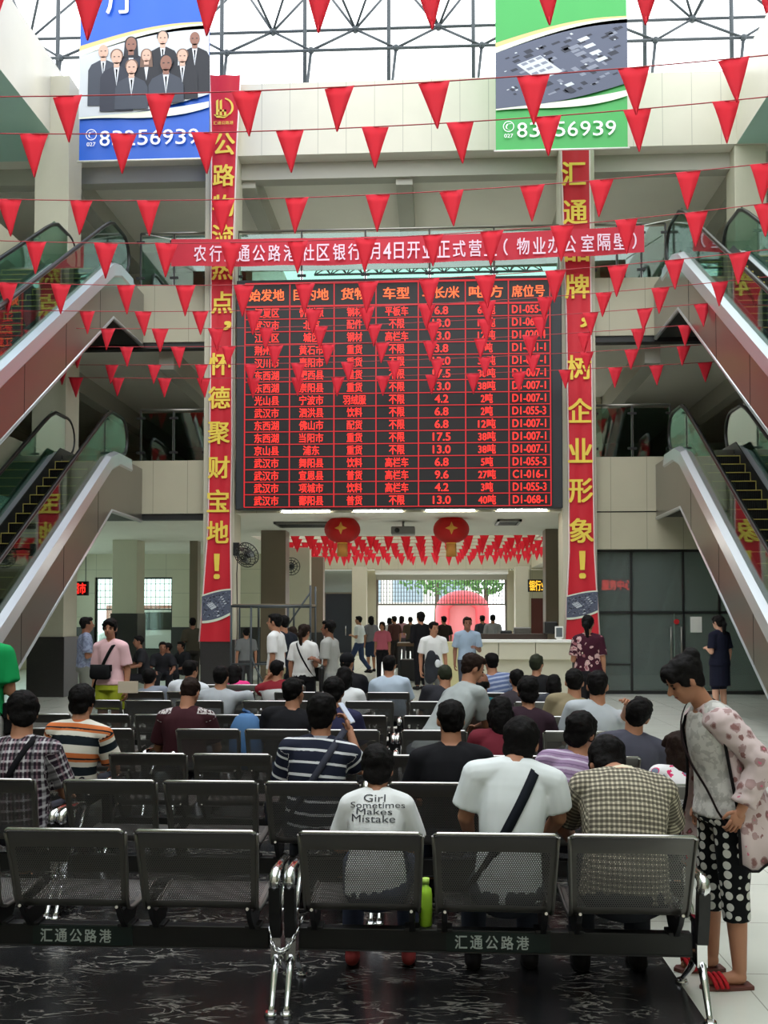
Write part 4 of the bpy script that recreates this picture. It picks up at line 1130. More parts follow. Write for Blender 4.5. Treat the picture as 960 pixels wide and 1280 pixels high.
def person(label, root, rz=0, pose='sit', s=1.0, head=None, look=(0,0,0), neck=None, shirt=None, sleeve='short', pants=None, plen='long',
           hair='short', hcol='black', skin='tan', arms=('lap','lap'), shoe=(40,38,40), detail=1, fat=1.0, female=False, lean=None, side=0,
           legs=None, skirt=False, hem=.0, group='people on the waiting benches', twist=0, shirt_open=False, hairfn=None):
    """root: world x,y of the seat or the feet; head: local position of the head centre (m)"""
    t = thing('person', label, 'person', (root[0], root[1], 0), math.radians(rz), group)
    vox = {2: .008, 1: .011, 0: .018}[detail]
    sit = pose == 'sit'
    P = V((side, 0, .50)) if sit else V((0, 0, .93*s))
    if head is None:
        head = P + (V((0,.10,.70))*s if sit else V((0,.03,.665))*s)
    H = V(head); R = rot(*look)
    hs = s if s > .8 else s*1.08
    if neck is None:
        nd = (R @ V((0,-.10,-1))); nd.z = min(nd.z, -.6); nd.normalize(); nd = (nd + V((0,-.25,-1)).normalized()).normalized()
        Nk = H + nd*.158*hs
    else: Nk = V(neck)
    # spine: slouching curve from the pelvis to the neck base
    ax = (Nk-P); tl = ax.length
    mid = P + ax*.5 + V((0, -(.07 if sit else .015)*s, .02))
    def sp(q): return P*(1-q)**2 + mid*2*q*(1-q) + Nk*q*q
    def sd(q): return ((mid-P)*(1-q)+(Nk-mid)*q).normalized()
    TW = Matrix.Rotation(math.radians(twist),3,'Z')
    def frame(q):
        d = sd(q); f = TW @ V((0,1,0)); sdv = f.cross(d).normalized(); return sdv, d.cross(sdv)
    wsh = (.155 if female else .18)*s; bw = fat
    prof = [(0,.158,.115), (.15,.152,.112), (.35,.142 if not female else .128,.102), (.6,.158 if not female else .142,.108), (.8,.165 if not female else .145,.100), (.92,.130,.082), (1.0,.066,.064)]
    prof = [(q, a*s*bw, b*s*bw) for q, a, b in prof]
    s8, f8 = frame(.9); upd = sd(.9)
    body = MB(); sh = MB()
    def torso(mb, inf, q0, q1, extra=None):
        rings = []
        if extra: rings += extra
        for i in range(15):
            q = q0+(q1-q0)*i/14; a, b = prof[-1][1:]
            for (qa,a1,b1), (qb,a2,b2) in zip(prof, prof[1:]):
                if qa <= q <= qb: k = (q-qa)/(qb-qa); a, b = a1+(a2-a1)*k, b1+(b2-b1)*k; break
            sv, fv = frame(q); rings.append(ringpts(sp(q), sv, fv, a+inf, b+inf))
        mb.loft(rings)
    S = []; E = []; Wr = []
    for sg, arm in ((-1, arms[0]), (1, arms[1])):
        s0 = sp(.90) + s8*(sg*wsh) - upd*.025*s; S.append(s0)
        if isinstance(arm, str):
            k = s
            if arm == 'lap': e = s0+V((sg*.07,.07,-.255))*k; w = e+V((-sg*.07,.235,-.05))*k
            elif arm == 'phone': e = s0+V((sg*.06,.10,-.25))*k; w = e+V((-sg*.13,.19,.08))*k
            elif arm == 'knee': e = s0+V((sg*.08,.17,-.22))*k; w = e+V((-sg*.10,.18,-.14))*k
            elif arm == 'down': e = s0+V((sg*.05,-.03,-.28))*k; w = e+V((sg*.01,.05,-.245))*k
            elif arm == 'bent': e = s0+V((sg*.05,-.01,-.28))*k; w = e+V((-sg*.10,.20,.06))*k
            elif arm == 'up': e = s0+V((sg*.08,.10,-.22))*k; w = e+V((-sg*.05,.06,.23))*k
        else: e, w = V(arm[0]), V(arm[1])
        E.append(e); Wr.append(w)
    # legs
    if legs is None:
        if sit: legs = [((-.13,.40,.50),(-.14,.38,.09)), ((.13,.40,.50),(.14,.40,.09))]
        else: legs = [((-.09,.025,.50*s),(-.10,-.01,.085*s)), ((.09,.025,.50*s),(.10,-.01,.085*s))]
    hips = [P+V((-.085*s,.0,-.02)), P+V((.085*s,.0,-.02))]
    # ---- body (one surface)
    torso(body, 0, 0, 1)
    body.ell(P+V((0,-.01,-.02)), (.155*s*bw,.12*s*bw,.11*s))
    for i in range(2):
        body.cone(sp(.9)+s8*((-1,1)[i]*.05*s), S[i], .07*s, .062*s)
        body.cone(S[i], E[i], .052*s, .040*s); body.cone(E[i], Wr[i], .040*s, .026*s)
        k, a = V(legs[i][0]), V(legs[i][1]); ft = V((0,1,0))
        if len(legs[i]) > 2: ft = V(legs[i][2]).normalized()
        body.cone(hips[i], k, .085*s*bw, .058*s); body.cone(k, k+(a-k)*.35, .056*s, .057*s); body.cone(k+(a-k)*.3, a, .057*s, .036*s)
        body.cone(a+V((0,0,-.035)), a+ft*.15*s+V((0,0,-.055)), .036*s, .026*s)
    nk0 = Nk - sd(1)*.03*s
    nr = (.050 if female else .058)*hs
    body.cone(nk0, H+R@V((0,-.02,-.05))*hs, nr*1.15, nr, 14)
    Hh = lambda x, y, z: H + R @ (V((x,y,z))*hs)
    body.ell(Hh(0,-.012,.025), V((.074,.094,.094))*hs, R); body.ell(Hh(0,.022,-.045), V((.060,.066,.070))*hs, R)
    body.cone(Hh(0,.082,.012), Hh(0,.104,-.018), .010*hs, .014*hs, 8); body.ell(Hh(0,.050,-.092), V((.028,.026,.02))*hs, R, 10, 6)
    for sg in (-1,1): body.ell(Hh(sg*.076,-.012,-.008), V((.012,.020,.033))*hs, R, 8, 6); body.ell(Hh(sg*.032,.055,-.02), V((.026,.026,.026))*hs, R, 8, 6)
    me = remesh(body, vox, 1)
    ex = MB()
    for i in range(2):                                  # hands
        sg = (-1,1)[i]; d = (Wr[i]-E[i]).normalized()
        inn = V((-sg,0,0)) - d*(-sg*d.x); inn = inn.normalized() if inn.length > .2 else V((0,0,1))
        if abs(d.z) < .75: inn = (V((-sg*.5,0,-1))-d*V((-sg*.5,0,-1)).dot(d)).normalized()    # palm down
        wd = d.cross(inn).normalized()
        if wd.y < 0 and abs(d.z) >= .75: wd = -wd
        if abs(d.z) < .75 and wd.x*-sg < 0: wd = -wd
        k = s*(.93 if female else 1)
        pc = Wr[i]+d*.045*k; Rm = Matrix((wd, d, inn)).transposed()
        ex.ell(pc, (.042*k,.052*k,.016*k), Rm, 12, 8); ex.cone(Wr[i]-d*.03, Wr[i]+d*.02, .026*s, .025*k, 10)
        if detail > 0:
            for j, (off, ln) in enumerate(((.030,.068),(.010,.078),(-.011,.072),(-.030,.056))):
                a0 = pc+wd*off*k+d*.038*k; a1 = a0+(d*.9+inn*.35)*ln*.5*k; a2 = a1+(d*.45+inn*.85)*ln*.38*k; a3 = a2+(d*-.1+inn*.95)*ln*.25*k
                ex.tube([a0-d*.01, a0, a1, a2, a3], [.0085*k,.0092*k,.0085*k,.0078*k,.006*k], 7)
            b0 = pc+wd*.030*k-d*.02*k; b1 = b0+(wd*.7+d*.6+inn*.3)*.032*k; b2 = b1+(wd*.2+d*.9+inn*.4)*.030*k; b3 = b2+(d*.8+inn*.5)*.018*k
            ex.tube([b0, b0+(b1-b0)*.4, b1, b2, b3], [.012*k,.012*k,.0105*k,.009*k,.006*k], 7)
        else: ex.cone(pc, pc+d*.07*k+inn*.03*k, .03*k, .018*k, 8)
    if detail > 0 or abs(rz) > 60:                       # face: eyes, brows, mouth
        for sg in (-1,1):
            ex.ell(Hh(sg*.031,.0775,.002), V((.013,.006,.006))*hs, R, 8, 6, mi=1); ex.ell(Hh(sg*.032,.0775,.022), V((.019,.007,.004))*hs, R, 8, 6, mi=1)
        ex.ell(Hh(0,.083,-.052), V((.022,.007,.007))*hs, R, 10, 6, mi=2)
    for f in ex.bm.faces: f.smooth = True
    append_bm(me, ex)
    fin(bpy.data.objects.new('body', me), [SKIN[skin], M['eye'], M['lip']], t)
    # ---- shirt
    cl = .016 if detail else .018
    if hem or not sit:
        hq = -.06-hem; s0_, f0_ = frame(0)
        lo = [ringpts(P+V((0,0,-(.02+hem*1.0)*s)), s0_, f0_, (.168+hem*.16)*s*bw+cl, (.125+hem*.14)*s*bw+cl), ringpts(P+V((0,0,.03*s)), s0_, f0_, .162*s*bw+cl, .12*s*bw+cl)]
    else:
        s0_, f0_ = frame(0); lo = [ringpts(P+V((0,0,-.04)), s0_, f0_, .165*s*bw+cl, .125*s*bw+cl)]
    torso(sh, cl, .06, .975, lo)
    sl = {'short': .78, 'long': 1.0, 'none': .1, 'cap': .45}[sleeve]
    for i in range(2):
        sh.cone(sp(.9)+s8*((-1,1)[i]*.05*s), S[i], .075*s+cl*.6, .066*s+cl*.6)
        if sleeve == 'long': sh.cone(S[i], E[i], .056*s+cl, .046*s+cl); sh.cone(E[i], E[i]+(Wr[i]-E[i])*.93, .046*s+cl, .034*s+cl*.7, cap1=False)
        elif sleeve != 'none': sh.cone(S[i], S[i]+(E[i]-S[i])*sl, .058*s+cl, .056*s+cl*1.5, cap1=False)
    ms = remesh(sh, vox, 2)
    sds = random.uniform(0, 50)
    displace(ms, lambda c: .006*noise.noise(c*7+V((sds,0,0)))+.0045*noise.noise(V((c.x*16, c.y*16, c.z*9))+V((0,sds,0))))
    at = ms.attributes.new('tc', 'FLOAT_VECTOR', 'POINT')
    qs = [q/20 for q in range(21)]; A = np.array([sp(q)[:] for q in qs]); SF = np.array([frame(q)[0][:] for q in qs]); SD = np.array([sd(q)[:] for q in qs])
    ls = np.concatenate([[0], np.cumsum(np.linalg.norm(A[1:]-A[:-1], axis=1))])
    co = np.empty(len(ms.vertices)*3, np.float32); ms.vertices.foreach_get('co', co); co = co.reshape(-1,3)
    j = ((co[:,None,:]-A[None])**2).sum(2).argmin(1); dl = co-A[j]
    uu = (dl*SF[j]).sum(1); vv = ls[j]+(dl*SD[j]).sum(1)
    for k in (0, 1):
        dd = (E[k]-S[k]).normalized(); sdv = dd.cross(V((0,1,0)).cross(dd)).normalized(); rl = co-np.array(S[k][:]); al = (rl*np.array(dd[:])).sum(1)
        mk = (np.abs(uu) > wsh*.98) & ((uu < 0) if k == 0 else (uu > 0)) & (al > 0)
        u2 = (rl*np.array(sdv[:])).sum(1)+(.02 if k else -.02)+(1 if k else -1)*wsh
        vv = np.where(mk, ls[18]-al, vv); uu = np.where(mk, u2, uu)
    at.data.foreach_set('vector', np.stack([uu, vv, dl[:,1]], 1).astype(np.float32).ravel())
    so = fin(bpy.data.objects.new('shirt', ms), shirt if not isinstance(shirt, tuple) else plain(shirt), t)
    # ---- trousers / shorts / skirt
    tr = MB(); tr.ell(P+V((0,-.005,-.03)), (.163*s*bw+.012,.128*s*bw+.012,.115*s))
    if not sit: tr.loft([ringpts(P+V((0,0,.06*s)), V((1,0,0)), V((0,1,0)), .15*s*bw+.012, .115*s*bw+.012), ringpts(P+V((0,0,-.08*s)), V((1,0,0)), V((0,1,0)), .165*s*bw+.012, .13*s*bw+.012)])
    for i in range(2):
        k, a = V(legs[i][0]), V(legs[i][1])
        if plen == 'short': tr.cone(hips[i], hips[i]+(k-hips[i])*.72, .09*s*bw+.014, .075*s+.02, cap1=False)
        else:
            tr.cone(hips[i], k, .088*s*bw+.012, .064*s+.012)
            e = {'long': .95, 'knee': .12, 'capri': .42}[plen]
            tr.cone(k, k+(a-k)*e, .062*s+.012, (.05 if plen == 'long' else .058)*s+.012, cap1=False)
    if skirt:
        tr.loft([ringpts(P+V((0,0,.05)), V((1,0,0)), V((0,1,0)), .16*s, .12*s), ringpts(P+V((0,0,-.12)), V((1,0,0)), V((0,1,0)), .19*s, .15*s), ringpts(P+V((0,0,-.42*s)), V((1,0,0)), V((0,1,0)), .19*s, .16*s)])
    mt = remesh(tr, max(vox, .011), 2)
    tc_local(mt)
    fin(bpy.data.objects.new('trousers' if plen == 'long' else ('skirt' if skirt else 'shorts'), mt), pants if not isinstance(pants, tuple) else plain(pants), t)
    # ---- shoes
    if shoe:
        for i in range(2):
            a = V(legs[i][1]); ft = V((0,1,0))
            if len(legs[i]) > 2: ft = V(legs[i][2]).normalized()
            q = MB(); q.cone(a+V((0,0,-.05))-ft*.03, a+ft*.16*s+V((0,0,-.058)), .044*s, .034*s); q.cone(a+V((0,0,-.02)), a+V((0,0,-.055)), .046*s, .048*s)
            q.ell(a+ft*.07*s+V((0,0,-.075)), (.046*s,.14*s,.014) if abs(ft.y) > abs(ft.x) else (.14*s,.046*s,.014))
            fin(bpy.data.objects.new('shoe', remesh(q, .012, 1)), plain(shoe), t)
    # ---- hair
    hb_ = MB(); X = V((1,0,0))
    if hair == 'short':
        hb_.ell(Hh(0,-.032,.038), V((.086,.100,.092))*hs, R); hb_.ell(Hh(0,-.058,-.018), V((.069,.048,.060))*hs, R)
        for sg in (-1,1): hb_.ell(Hh(sg*.068,-.002,.012), V((.014,.030,.036))*hs, R, 10, 8)
    elif hair == 'thick':
        hb_.ell(Hh(0,-.032,.040), V((.094,.108,.098))*hs, R); hb_.ell(Hh(0,-.062,-.03), V((.080,.052,.070))*hs, R)
        for sg in (-1,1): hb_.ell(Hh(sg*.070,-.004,.008), V((.018,.034,.045))*hs, R, 10, 8)
    elif hair == 'buzz':
        hb_.ell(Hh(0,-.026,.032), V((.081,.097,.097))*hs, R); hb_.ell(Hh(0,-.052,-.01), V((.064,.046,.055))*hs, R)
    elif hair == 'bald':
        hb_.ell(Hh(0,-.058,-.018), V((.070,.046,.046))*hs, R)
        for sg in (-1,1): hb_.ell(Hh(sg*.066,-.02,.0), V((.016,.045,.034))*hs, R, 10, 8)
    elif hair in ('ponytail', 'bun', 'long', 'bob'):
        hb_.ell(Hh(0,-.034,.038), V((.088,.102,.094))*hs, R); hb_.ell(Hh(0,-.060,-.015), V((.074,.050,.068))*hs, R)
        for sg in (-1,1): hb_.ell(Hh(sg*.068,.012,.010), V((.018,.036,.044))*hs, R, 10, 8)
        if hair == 'ponytail':
            hb_.cone(Hh(0,-.11,.02), Hh(0,-.15,-.03), .032*hs, .038*hs); hb_.cone(Hh(0,-.15,-.03), H+V((0,-.12,-.26))*hs, .038*hs, .016*hs)
        if hair == 'bun': hb_.ell(Hh(0,-.105,.085), V((.048,.048,.046))*hs, R); 
        if hair in ('long', 'bob'):
            e = -.34 if hair == 'long' else -.095
            hb_.cone(Hh(0,-.06,-.01), H+V((0,-.075,e))*hs, .085*hs, (.06 if hair == 'long' else .075)*hs)
            for sg in (-1,1): hb_.cone(Hh(sg*.07,-.01,.0), H+V((sg*.075,-.02,e*.8))*hs, .03*hs, .022*hs)
    elif hair == 'cap':
        hb_.ell(Hh(0,-.055,-.015), V((.070,.046,.055))*hs, R)
    if hair in ('short','thick'): hb_.ell(Hh(0,.022,.088), V((.070,.066,.034))*hs, R)
    if hair in ('ponytail','bun','long','bob'):
        hb_.ell(Hh(0,.032,.082), V((.072,.062,.038))*hs, R)
        for sg in (-1,1): hb_.ell(Hh(sg*.045,.062,.055), V((.034,.022,.030))*hs, R, 10, 8)
    if hairfn: hairfn(hb_, Hh, hs, R)
    mh_ = remesh(hb_, .009 if detail else .014, 1)
    displace(mh_, lambda c: .008*noise.noise(c*22+V((sds,0,0)))+.005*noise.noise(c*55))
    fin(bpy.data.objects.new('hair', mh_), HAIR[hcol], t)
    if hair == 'cap':
        q = MB(); q.ell(Hh(0,-.012,.045), V((.090,.104,.088))*hs, R); cap = fin(bpy.data.objects.new('cap', remesh(q, .01, 1)), plain((20,20,24)), t)
        MB().loft([[Hh(x,y,.045+.012*math.sin((x+.07)/.14*PI)) for x, y in ((-.07,.06),(-.05,.11),(0,.16),(.05,.11),(.07,.06))], [Hh(x,y,.055+.012*math.sin((x+.07)/.14*PI)) for x, y in ((-.07,.06),(-.05,.11),(0,.16),(.05,.11),(.07,.06))]]).build('visor', plain((20,20,24)), cap)
    bpy.context.view_layer.update()
    t['_S'] = 1; del t['_S']
    return dict(t=t, shirt=ms, body=me, sp=sp, sd=sd, frame=frame, S=S, E=E, W=Wr, H=H, R=R, P=P, Hh=Hh, trousers=mt, s=s, M=Matrix.Translation((root[0],root[1],0)) @ Matrix.Rotation(math.radians(rz),4,'Z'))

def bvh_of(p, names=('shirt',)):
    vs = []; fs = []
    for nm in names:
        me = p[nm]; o = len(vs); vs += [v.co.copy() for v in me.vertices]; fs += [[o+i for i in q.vertices] for q in me.polygons]
    return BVHTree.FromPolygons(vs, fs)
def strap(p, name, label, cat, shoulder, col, width=.03, bag=None, hip=.05, off=.006, part=True, full=True):
    """cross-body strap from one shoulder (-1 left, 1 right) round to the other hip, with its bag"""
    bv = bvh_of(p, ('shirt','trousers','body')); s = p['s']
    sA, fA = p['frame'](.88); a = p['sp'](.94)+sA*(shoulder*.085*s); sB, fB = p['frame'](hip); b = p['sp'](hip)-sB*(shoulder*.15*s)
    c = (a+b)/2; e1 = (a-b).normalized(); e2 = V((0,1,0)); e2 = (e2-e1*e2.dot(e1)).normalized(); nrm = e1.cross(e2)
    pts = []
    for i in range(44):
        q = 2*PI*i/44; d = e1*math.cos(q)+e2*math.sin(q)
        h = bv.ray_cast(c+d*1.2, -d)
        if h[0]: pts.append((h[0]+d*off, d))
    if len(pts) < 10: return None
    for _ in range(2): pts = [((pts[i-1][0]+pts[i][0]*2+pts[(i+1)%len(pts)][0])/4, pts[i][1]) for i in range(len(pts))]
    Mx = p['M']; t = thing(name, label, cat, Mx @ (b+V((0,0,0))))
    O = V(t.location); mb = MB(); rings = []
    for q, d in pts: rings.append([Mx @ (q+nrm*k*width/2+d*z)-O for k, z in ((-1,0),(1,0),(1,.004),(-1,.004))])
    n = len(rings); Rv = [[mb.bm.verts.new(x) for x in r] for r in rings]
    for i in range(n):
        A, Bq = Rv[i], Rv[(i+1)%n]
        for k in range(4): mb.bm.faces.new([A[k], A[(k+1)%4], Bq[(k+1)%4], Bq[k]]).smooth = True
    mb.build('strap', plain(col), t)
    if bag:
        (ox, oy, oz), (w, d, h), bc = bag
        cpos = V((ox, oy, oz)); q = MB()
        q.loft([[cpos+V((x*w/2*k, y*d/2*k2, z)) for x, y in ((-1,-.6),(-.8,-1),(.8,-1),(1,-.6),(1,.6),(.8,1),(-.8,1),(-1,.6))] for z, k, k2 in ((-h/2,.85,.7),(-h/2+.03,1,1),(h/2-.06,1,.9),(h/2,.9,.5))])
        for v in q.bm.verts: v.co = Mx @ v.co - O
        bo = q.build('bag_body', plain(bc), t, .01)
        q = MB(); q.loft([[cpos+V((x*w/2*1.02, y*d/2*1.06, z)) for x, y in ((-1,-1),(1,-1),(1,.2),(-1,.2))] for z in (h*.05, h/2+.005)], smooth=False)
        for v in q.bm.verts: v.co = Mx @ v.co - O
        q.build('flap', plain(tuple(int(x*.8) for x in bc)), bo, .008)
    return t
def held_phone(p, k, label, col=(30,30,34), glow=False, dz=.06, dy=.03):
    w = p['W'][k]; d = (w-p['E'][k]).normalized(); c = w+d*.09+V((0,dy,dz*.5))
    t = thing('phone', label, 'phone', p['M'] @ c, p['t'].rotation_euler.z)
    Rm = Matrix.Rotation(math.radians(-35),4,'X')
    MB().box((-.037,-.004,-.075), (.037,.004,.075), M=Rm).build('case', plain(col), t, .003)
    MB().box((-.033,-.0055,-.068), (.033,-.004,.068), M=Rm).build('screen', M['phone_screen'], t)
    return t
M['phone_screen'] = emis('phone_screen', (210,222,240), .8)
# ================================================================== who sits where
def seated(label, row, tx, hx, hy, lean=.10, yoff=.30, **kw):
    Y = ROWY[row]+yoff; r = W(tx, 900, Y); h = W(hx, hy, Y+lean)
    return person(label, (r.x, Y), head=(h.x-r.x, lean, h.z), **kw)
def standing(label, px, ytop, Y, rz=0, **kw):
    r = W(px, 774, Y); hgt = W(px, ytop, Y).z
    kw.setdefault('group', 'people standing and walking about'); kw.setdefault('arms', ('down','down'))
    return person(label, (r.x, Y), rz=rz, pose='stand', s=hgt/1.72, **kw)
navy, black, white, grey, khaki = (30,36,58), (22,22,25), (222,226,226), (150,152,152), (150,138,108)

# ---- front row
g = seated('child with dark hair in white T-shirt with black gothic lettering, seated in front row', 1, 470, 472, 963, .16, neck=(0,.10,.90), shirt=fabric('white_tee', (226,229,230)), hair='thick', look=(24,0,0), detail=2, s=.80, fat=1.02, pants=(60,66,84), shoe=(150,60,60), skin='tan', female=True, arms=('lap','lap'))
def print_on_back(p, lines, col, name):
    bv = bvh_of(p); mb = MB(); Mx = p['M']
    for s, px, py, wpx, hpx in lines:
        Y = p['t'].location.y-.13; c = W(px, py, Y); k = (s, .014)
        if k not in TCACHE: TCACHE[k] = text_geo(s, .014)
        vs, fs = TCACHE[k]; xs = [v[0] for v in vs]; ys = [v[1] for v in vs]; sc = wpx*Y/F_PX/(max(xs)-min(xs)); sz = hpx*Y/F_PX/(max(ys)-min(ys))
        bm2 = bmesh.new(); bvs = [bm2.verts.new(((v[0]-(max(xs)+min(xs))/2)*sc, 0, (v[1]-(max(ys)+min(ys))/2)*sz)) for v in vs]
        for f in fs:
            try: bm2.faces.new([bvs[i] for i in f])
            except ValueError: pass
        inv = Mx.inverted()
        for v in bm2.verts:
            q = inv @ (V((c.x,0,c.z))+V((v.co.x,0,v.co.z-.5*v.co.x*v.co.x))); h = bv.ray_cast(V((q.x,-1.5,q.z)), V((0,1,0)))
            v.co = (h[0]-V((0,.004,0))) if h[0] else V((q.x,-.1,q.z))
        tm = bpy.data.meshes.new('t'); bm2.to_mesh(tm); bm2.free(); mb.bm.from_mesh(tm); bpy.data.meshes.remove(tm)
    sh = [c for c in p['t'].children if c.name.startswith('shirt')][0]
    return mb.build(name, plain(col), sh)
print_on_back(g, [('Girl',466,1004,28,8), ('Sometimes',470,1012,70,7), ('Makes',466,1019.5,46,7), ('Mistake',465,1028,56,8.5)], (66,68,74), 'lettering')
w = seated('man in plain white T-shirt with a dark cross-body strap, seated in front row', 1, 633, 652, 929, .17, neck=(.045,.09,1.05), shirt=fabric('white_tee_plain', (222,228,230)), hair='thick', look=(10,-14,4), detail=2, s=.96, fat=.93, pants=(52,56,66), arms=(((-.185,.08,.80),(-.15,.36,.62)),((.245,.08,.80),(.19,.36,.62))))
strap(w, 'crossbody_bag', 'black cross-body strap bag worn over the plain white T-shirt in front row', 'bag', 1, (24,28,36), .045, ((-.22,.12,.52), (.20,.07,.16), (24,26,32)))
c = seated('man bending forward in cream and black checked shirt, at the right end of front row', 1, 779, 758, 957, .36, neck=(.025,.17,.99), shirt=fabric('checked_shirt', (206,198,176), 'check', ((40,36,34),), .021), hair='thick', look=(44,8,6), detail=2, s=1.0, fat=1.18, pants=(40,42,48), shoe=(28,26,26), arms=('knee','knee'))
fin(bpy.data.objects.new('collar', (lambda q: remesh(q, .008, 1))(MB().loft([ringpts(c['sp'](z), *c['frame'](z), a, a*.95) for z, a in ((.93,.085),(1.0,.074),(1.03,.068))]))), plain((222,214,190)), c['t'])
# ---- second row
p = seated('man in dark and white plaid shirt with a black strap, seated at the left edge', 2, 28, 28, 893, .10, yoff=.30, shirt=fabric('plaid_shirt', (58,46,58), 'plaid', (((206,204,208),.046,.011,0,'u'),((206,204,208),.05,.012,0,'v'),((150,120,130),.046,.009,.022,'u'),((20,18,22),.05,.014,.02,'v'),((20,18,22),.092,.02,.01,'u'))), hair='thick', look=(24,28,0), detail=1, s=1.04, fat=1.1, pants=(60,60,70), arms=('lap','lap'))
strap(p, 'crossbody_bag', 'black strap bag worn across the plaid shirt at the left edge', 'bag', 1, (18,18,22), .035, ((-.24,.10,.52), (.2,.07,.15), (22,22,26)))
fin(bpy.data.objects.new('collar', remesh(MB().loft([ringpts(p['sp'](z), *p['frame'](z), a, a*.95) for z, a in ((.93,.088),(1.0,.076),(1.04,.070))]), .008, 1)), plain((214,214,218)), p['t'])
b = seated('man in plain black T-shirt with short hair, seated in the second row at centre', 2, 566, 563, 901, .08, shirt=(24,24,28), hair='short', look=(8,8,0), detail=1, s=1.0, fat=1.12, pants=(40,44,54))
l = seated('man in lavender striped polo looking right, seated in the second row', 2, 708, 727, 917, .16, shirt=fabric('lavender_stripes', (150,126,156), 'stripes', (((196,184,204),.052,.012,0),((120,98,130),.052,.008,.026))), hair='thick', look=(16,-34,8), detail=1, s=1.0, fat=1.05, pants=(50,52,60))
strap(l, 'crossbody_bag', 'black strap bag worn across the lavender striped polo', 'bag', 1, (26,20,34), .03, ((-.2,.12,.54), (.18,.06,.14), (26,24,30)))
ln = seated('girl with long dark hair in white top with pink print, beside the standing woman', 2, 838, 850, 938, .08, shirt=fabric('white_pink_print', (226,224,226), 'floral', ((214,60,110),(120,130,150)), 14), hair='long', hcol='brown', look=(10,20,-8), detail=1, s=.92, female=True, skin='fair', pants=(70,70,84))
# ---- third row
o = seated('man in orange, white and dark striped polo, seated in the third row at left', 3, 93, 104, 878, .08, shirt=fabric('orange_stripes', (212,208,196), 'stripes', (((196,110,62),.19,.055,.045),((28,36,42),.19,.055,.13),((28,36,42),.19,.01,.03))), hair='thick', look=(10,-6,0), detail=1, s=.98, fat=1.0, pants=(40,42,50))
fin(bpy.data.objects.new('collar', remesh(MB().loft([ringpts(o['sp'](z), *o['frame'](z), a, a*.95) for z, a in ((.92,.092),(1.0,.078),(1.04,.072))]), .008, 1)), plain((190,104,64)), o['t'])
st = seated('man in navy shirt with white stripes, holding a phone to his right', 2, 392, 403, 893, .10, shirt=fabric('navy_white_stripes', (32,36,52), 'stripes', (((214,216,220),.066,.014,.01),)), hair='thick', look=(12,-6,0), detail=1, s=.98, fat=1.05, pants=(52,54,60), arms=('lap', ((.27,.10,.82),(.20,.19,1.03))))
held_phone(st, 1, 'phone held up beside the head of the man in striped navy', (210,214,220)).rotation_euler.z = 1.3
strap(st, 'crossbody_bag', 'grey strap bag worn across the navy striped shirt', 'bag', 1, (58,60,72), .04, ((-.22,.12,.54), (.18,.06,.14), (40,42,50)))
fin(bpy.data.objects.new('collar', remesh(MB().loft([ringpts(st['sp'](z), *st['frame'](z), a, a*.95) for z, a in ((.92,.09),(1.0,.077),(1.03,.071))]), .008, 1)), plain((150,154,164)), st['t'])
seated('woman with dark hair in maroon top, seated just left of the white T-shirt\'s head', 3, 612, 626, 893, .12, shirt=(104,34,46), hair='bob', look=(14,-10,0), detail=1, s=.98, female=True, pants=(44,44,52))
gt = seated('man in dark grey T-shirt leaning his head right, a hand on his neck', 3, 783, 797, 893, .04, shirt=(72,72,84), hair='short', look=(-4,-20,24), detail=1, s=1.03, fat=1.05, pants=(60,62,70))
# ---- fourth row
seated('man in maroon shirt with white patterned shoulders and close-cropped hair', 4, 232, 238, 866, .10, shirt=fabric('maroon_yoke', (58,28,34), 'yoke', ((190,184,184),)), hair='buzz', hcol='brown', look=(26,-10,6), detail=1, s=1.04, fat=1.12, pants=(56,58,66))
seated('man in black T-shirt sitting beside a blue bundle, fourth row', 4, 356, 368, 866, .08, shirt=(24,24,28), hair='short', look=(6,-26,0), detail=1, s=1.05, fat=1.12, pants=(60,90,130))
seated('man in navy shirt mostly hidden behind the striped one', 4, 414, 418, 866, .16, yoff=.40, shirt=(44,44,72), hair='thick', look=(14,-10,0), detail=1, s=1.05, fat=1.1, pants=(40,42,50))
seated('woman with short black hair and dark top, behind the white T-shirt\'s head', 4, 655, 660, 866, .10, shirt=(50,34,44), hair='thick', look=(16,0,0), detail=1, s=1.05, female=True, pants=(40,42,50))
pg = seated('man in pale grey shirt stretching an arm to his neighbour\'s neck', 4, 730, 747, 858, .06, shirt=(176,182,188), hair='short', look=(4,-14,0), detail=1, s=1.08, fat=1.05, pants=(50,56,70), arms=('lap', ((.34,-.04,.90),(.30,-.34,1.03))))
bn = seated('grey-haired man in pale grey-green shirt bending over towards the right', 4, 535, 592, 836, .32, yoff=.62, shirt=(158,164,164), hair='short', hcol='brown', look=(24,-70,0), detail=1, s=1.08, fat=1.12, twist=-50, pants=(70,74,80), arms=('knee','lap'))
# ---- fifth row
tl = seated('balding man in teal shirt with head bowed, next to the bending man', 5, 602, 601, 856, .12, shirt=(26,86,92), hair='bald', look=(20,0,0), detail=1, s=1.04, skin='dark', pants=(40,44,50))
seated('man in khaki shirt with short hair, fifth row on the right', 5, 703, 718, 853, .06, shirt=(142,130,104), hair='short', look=(4,-8,0), detail=1, s=1.08, fat=1.05, pants=(60,60,60))
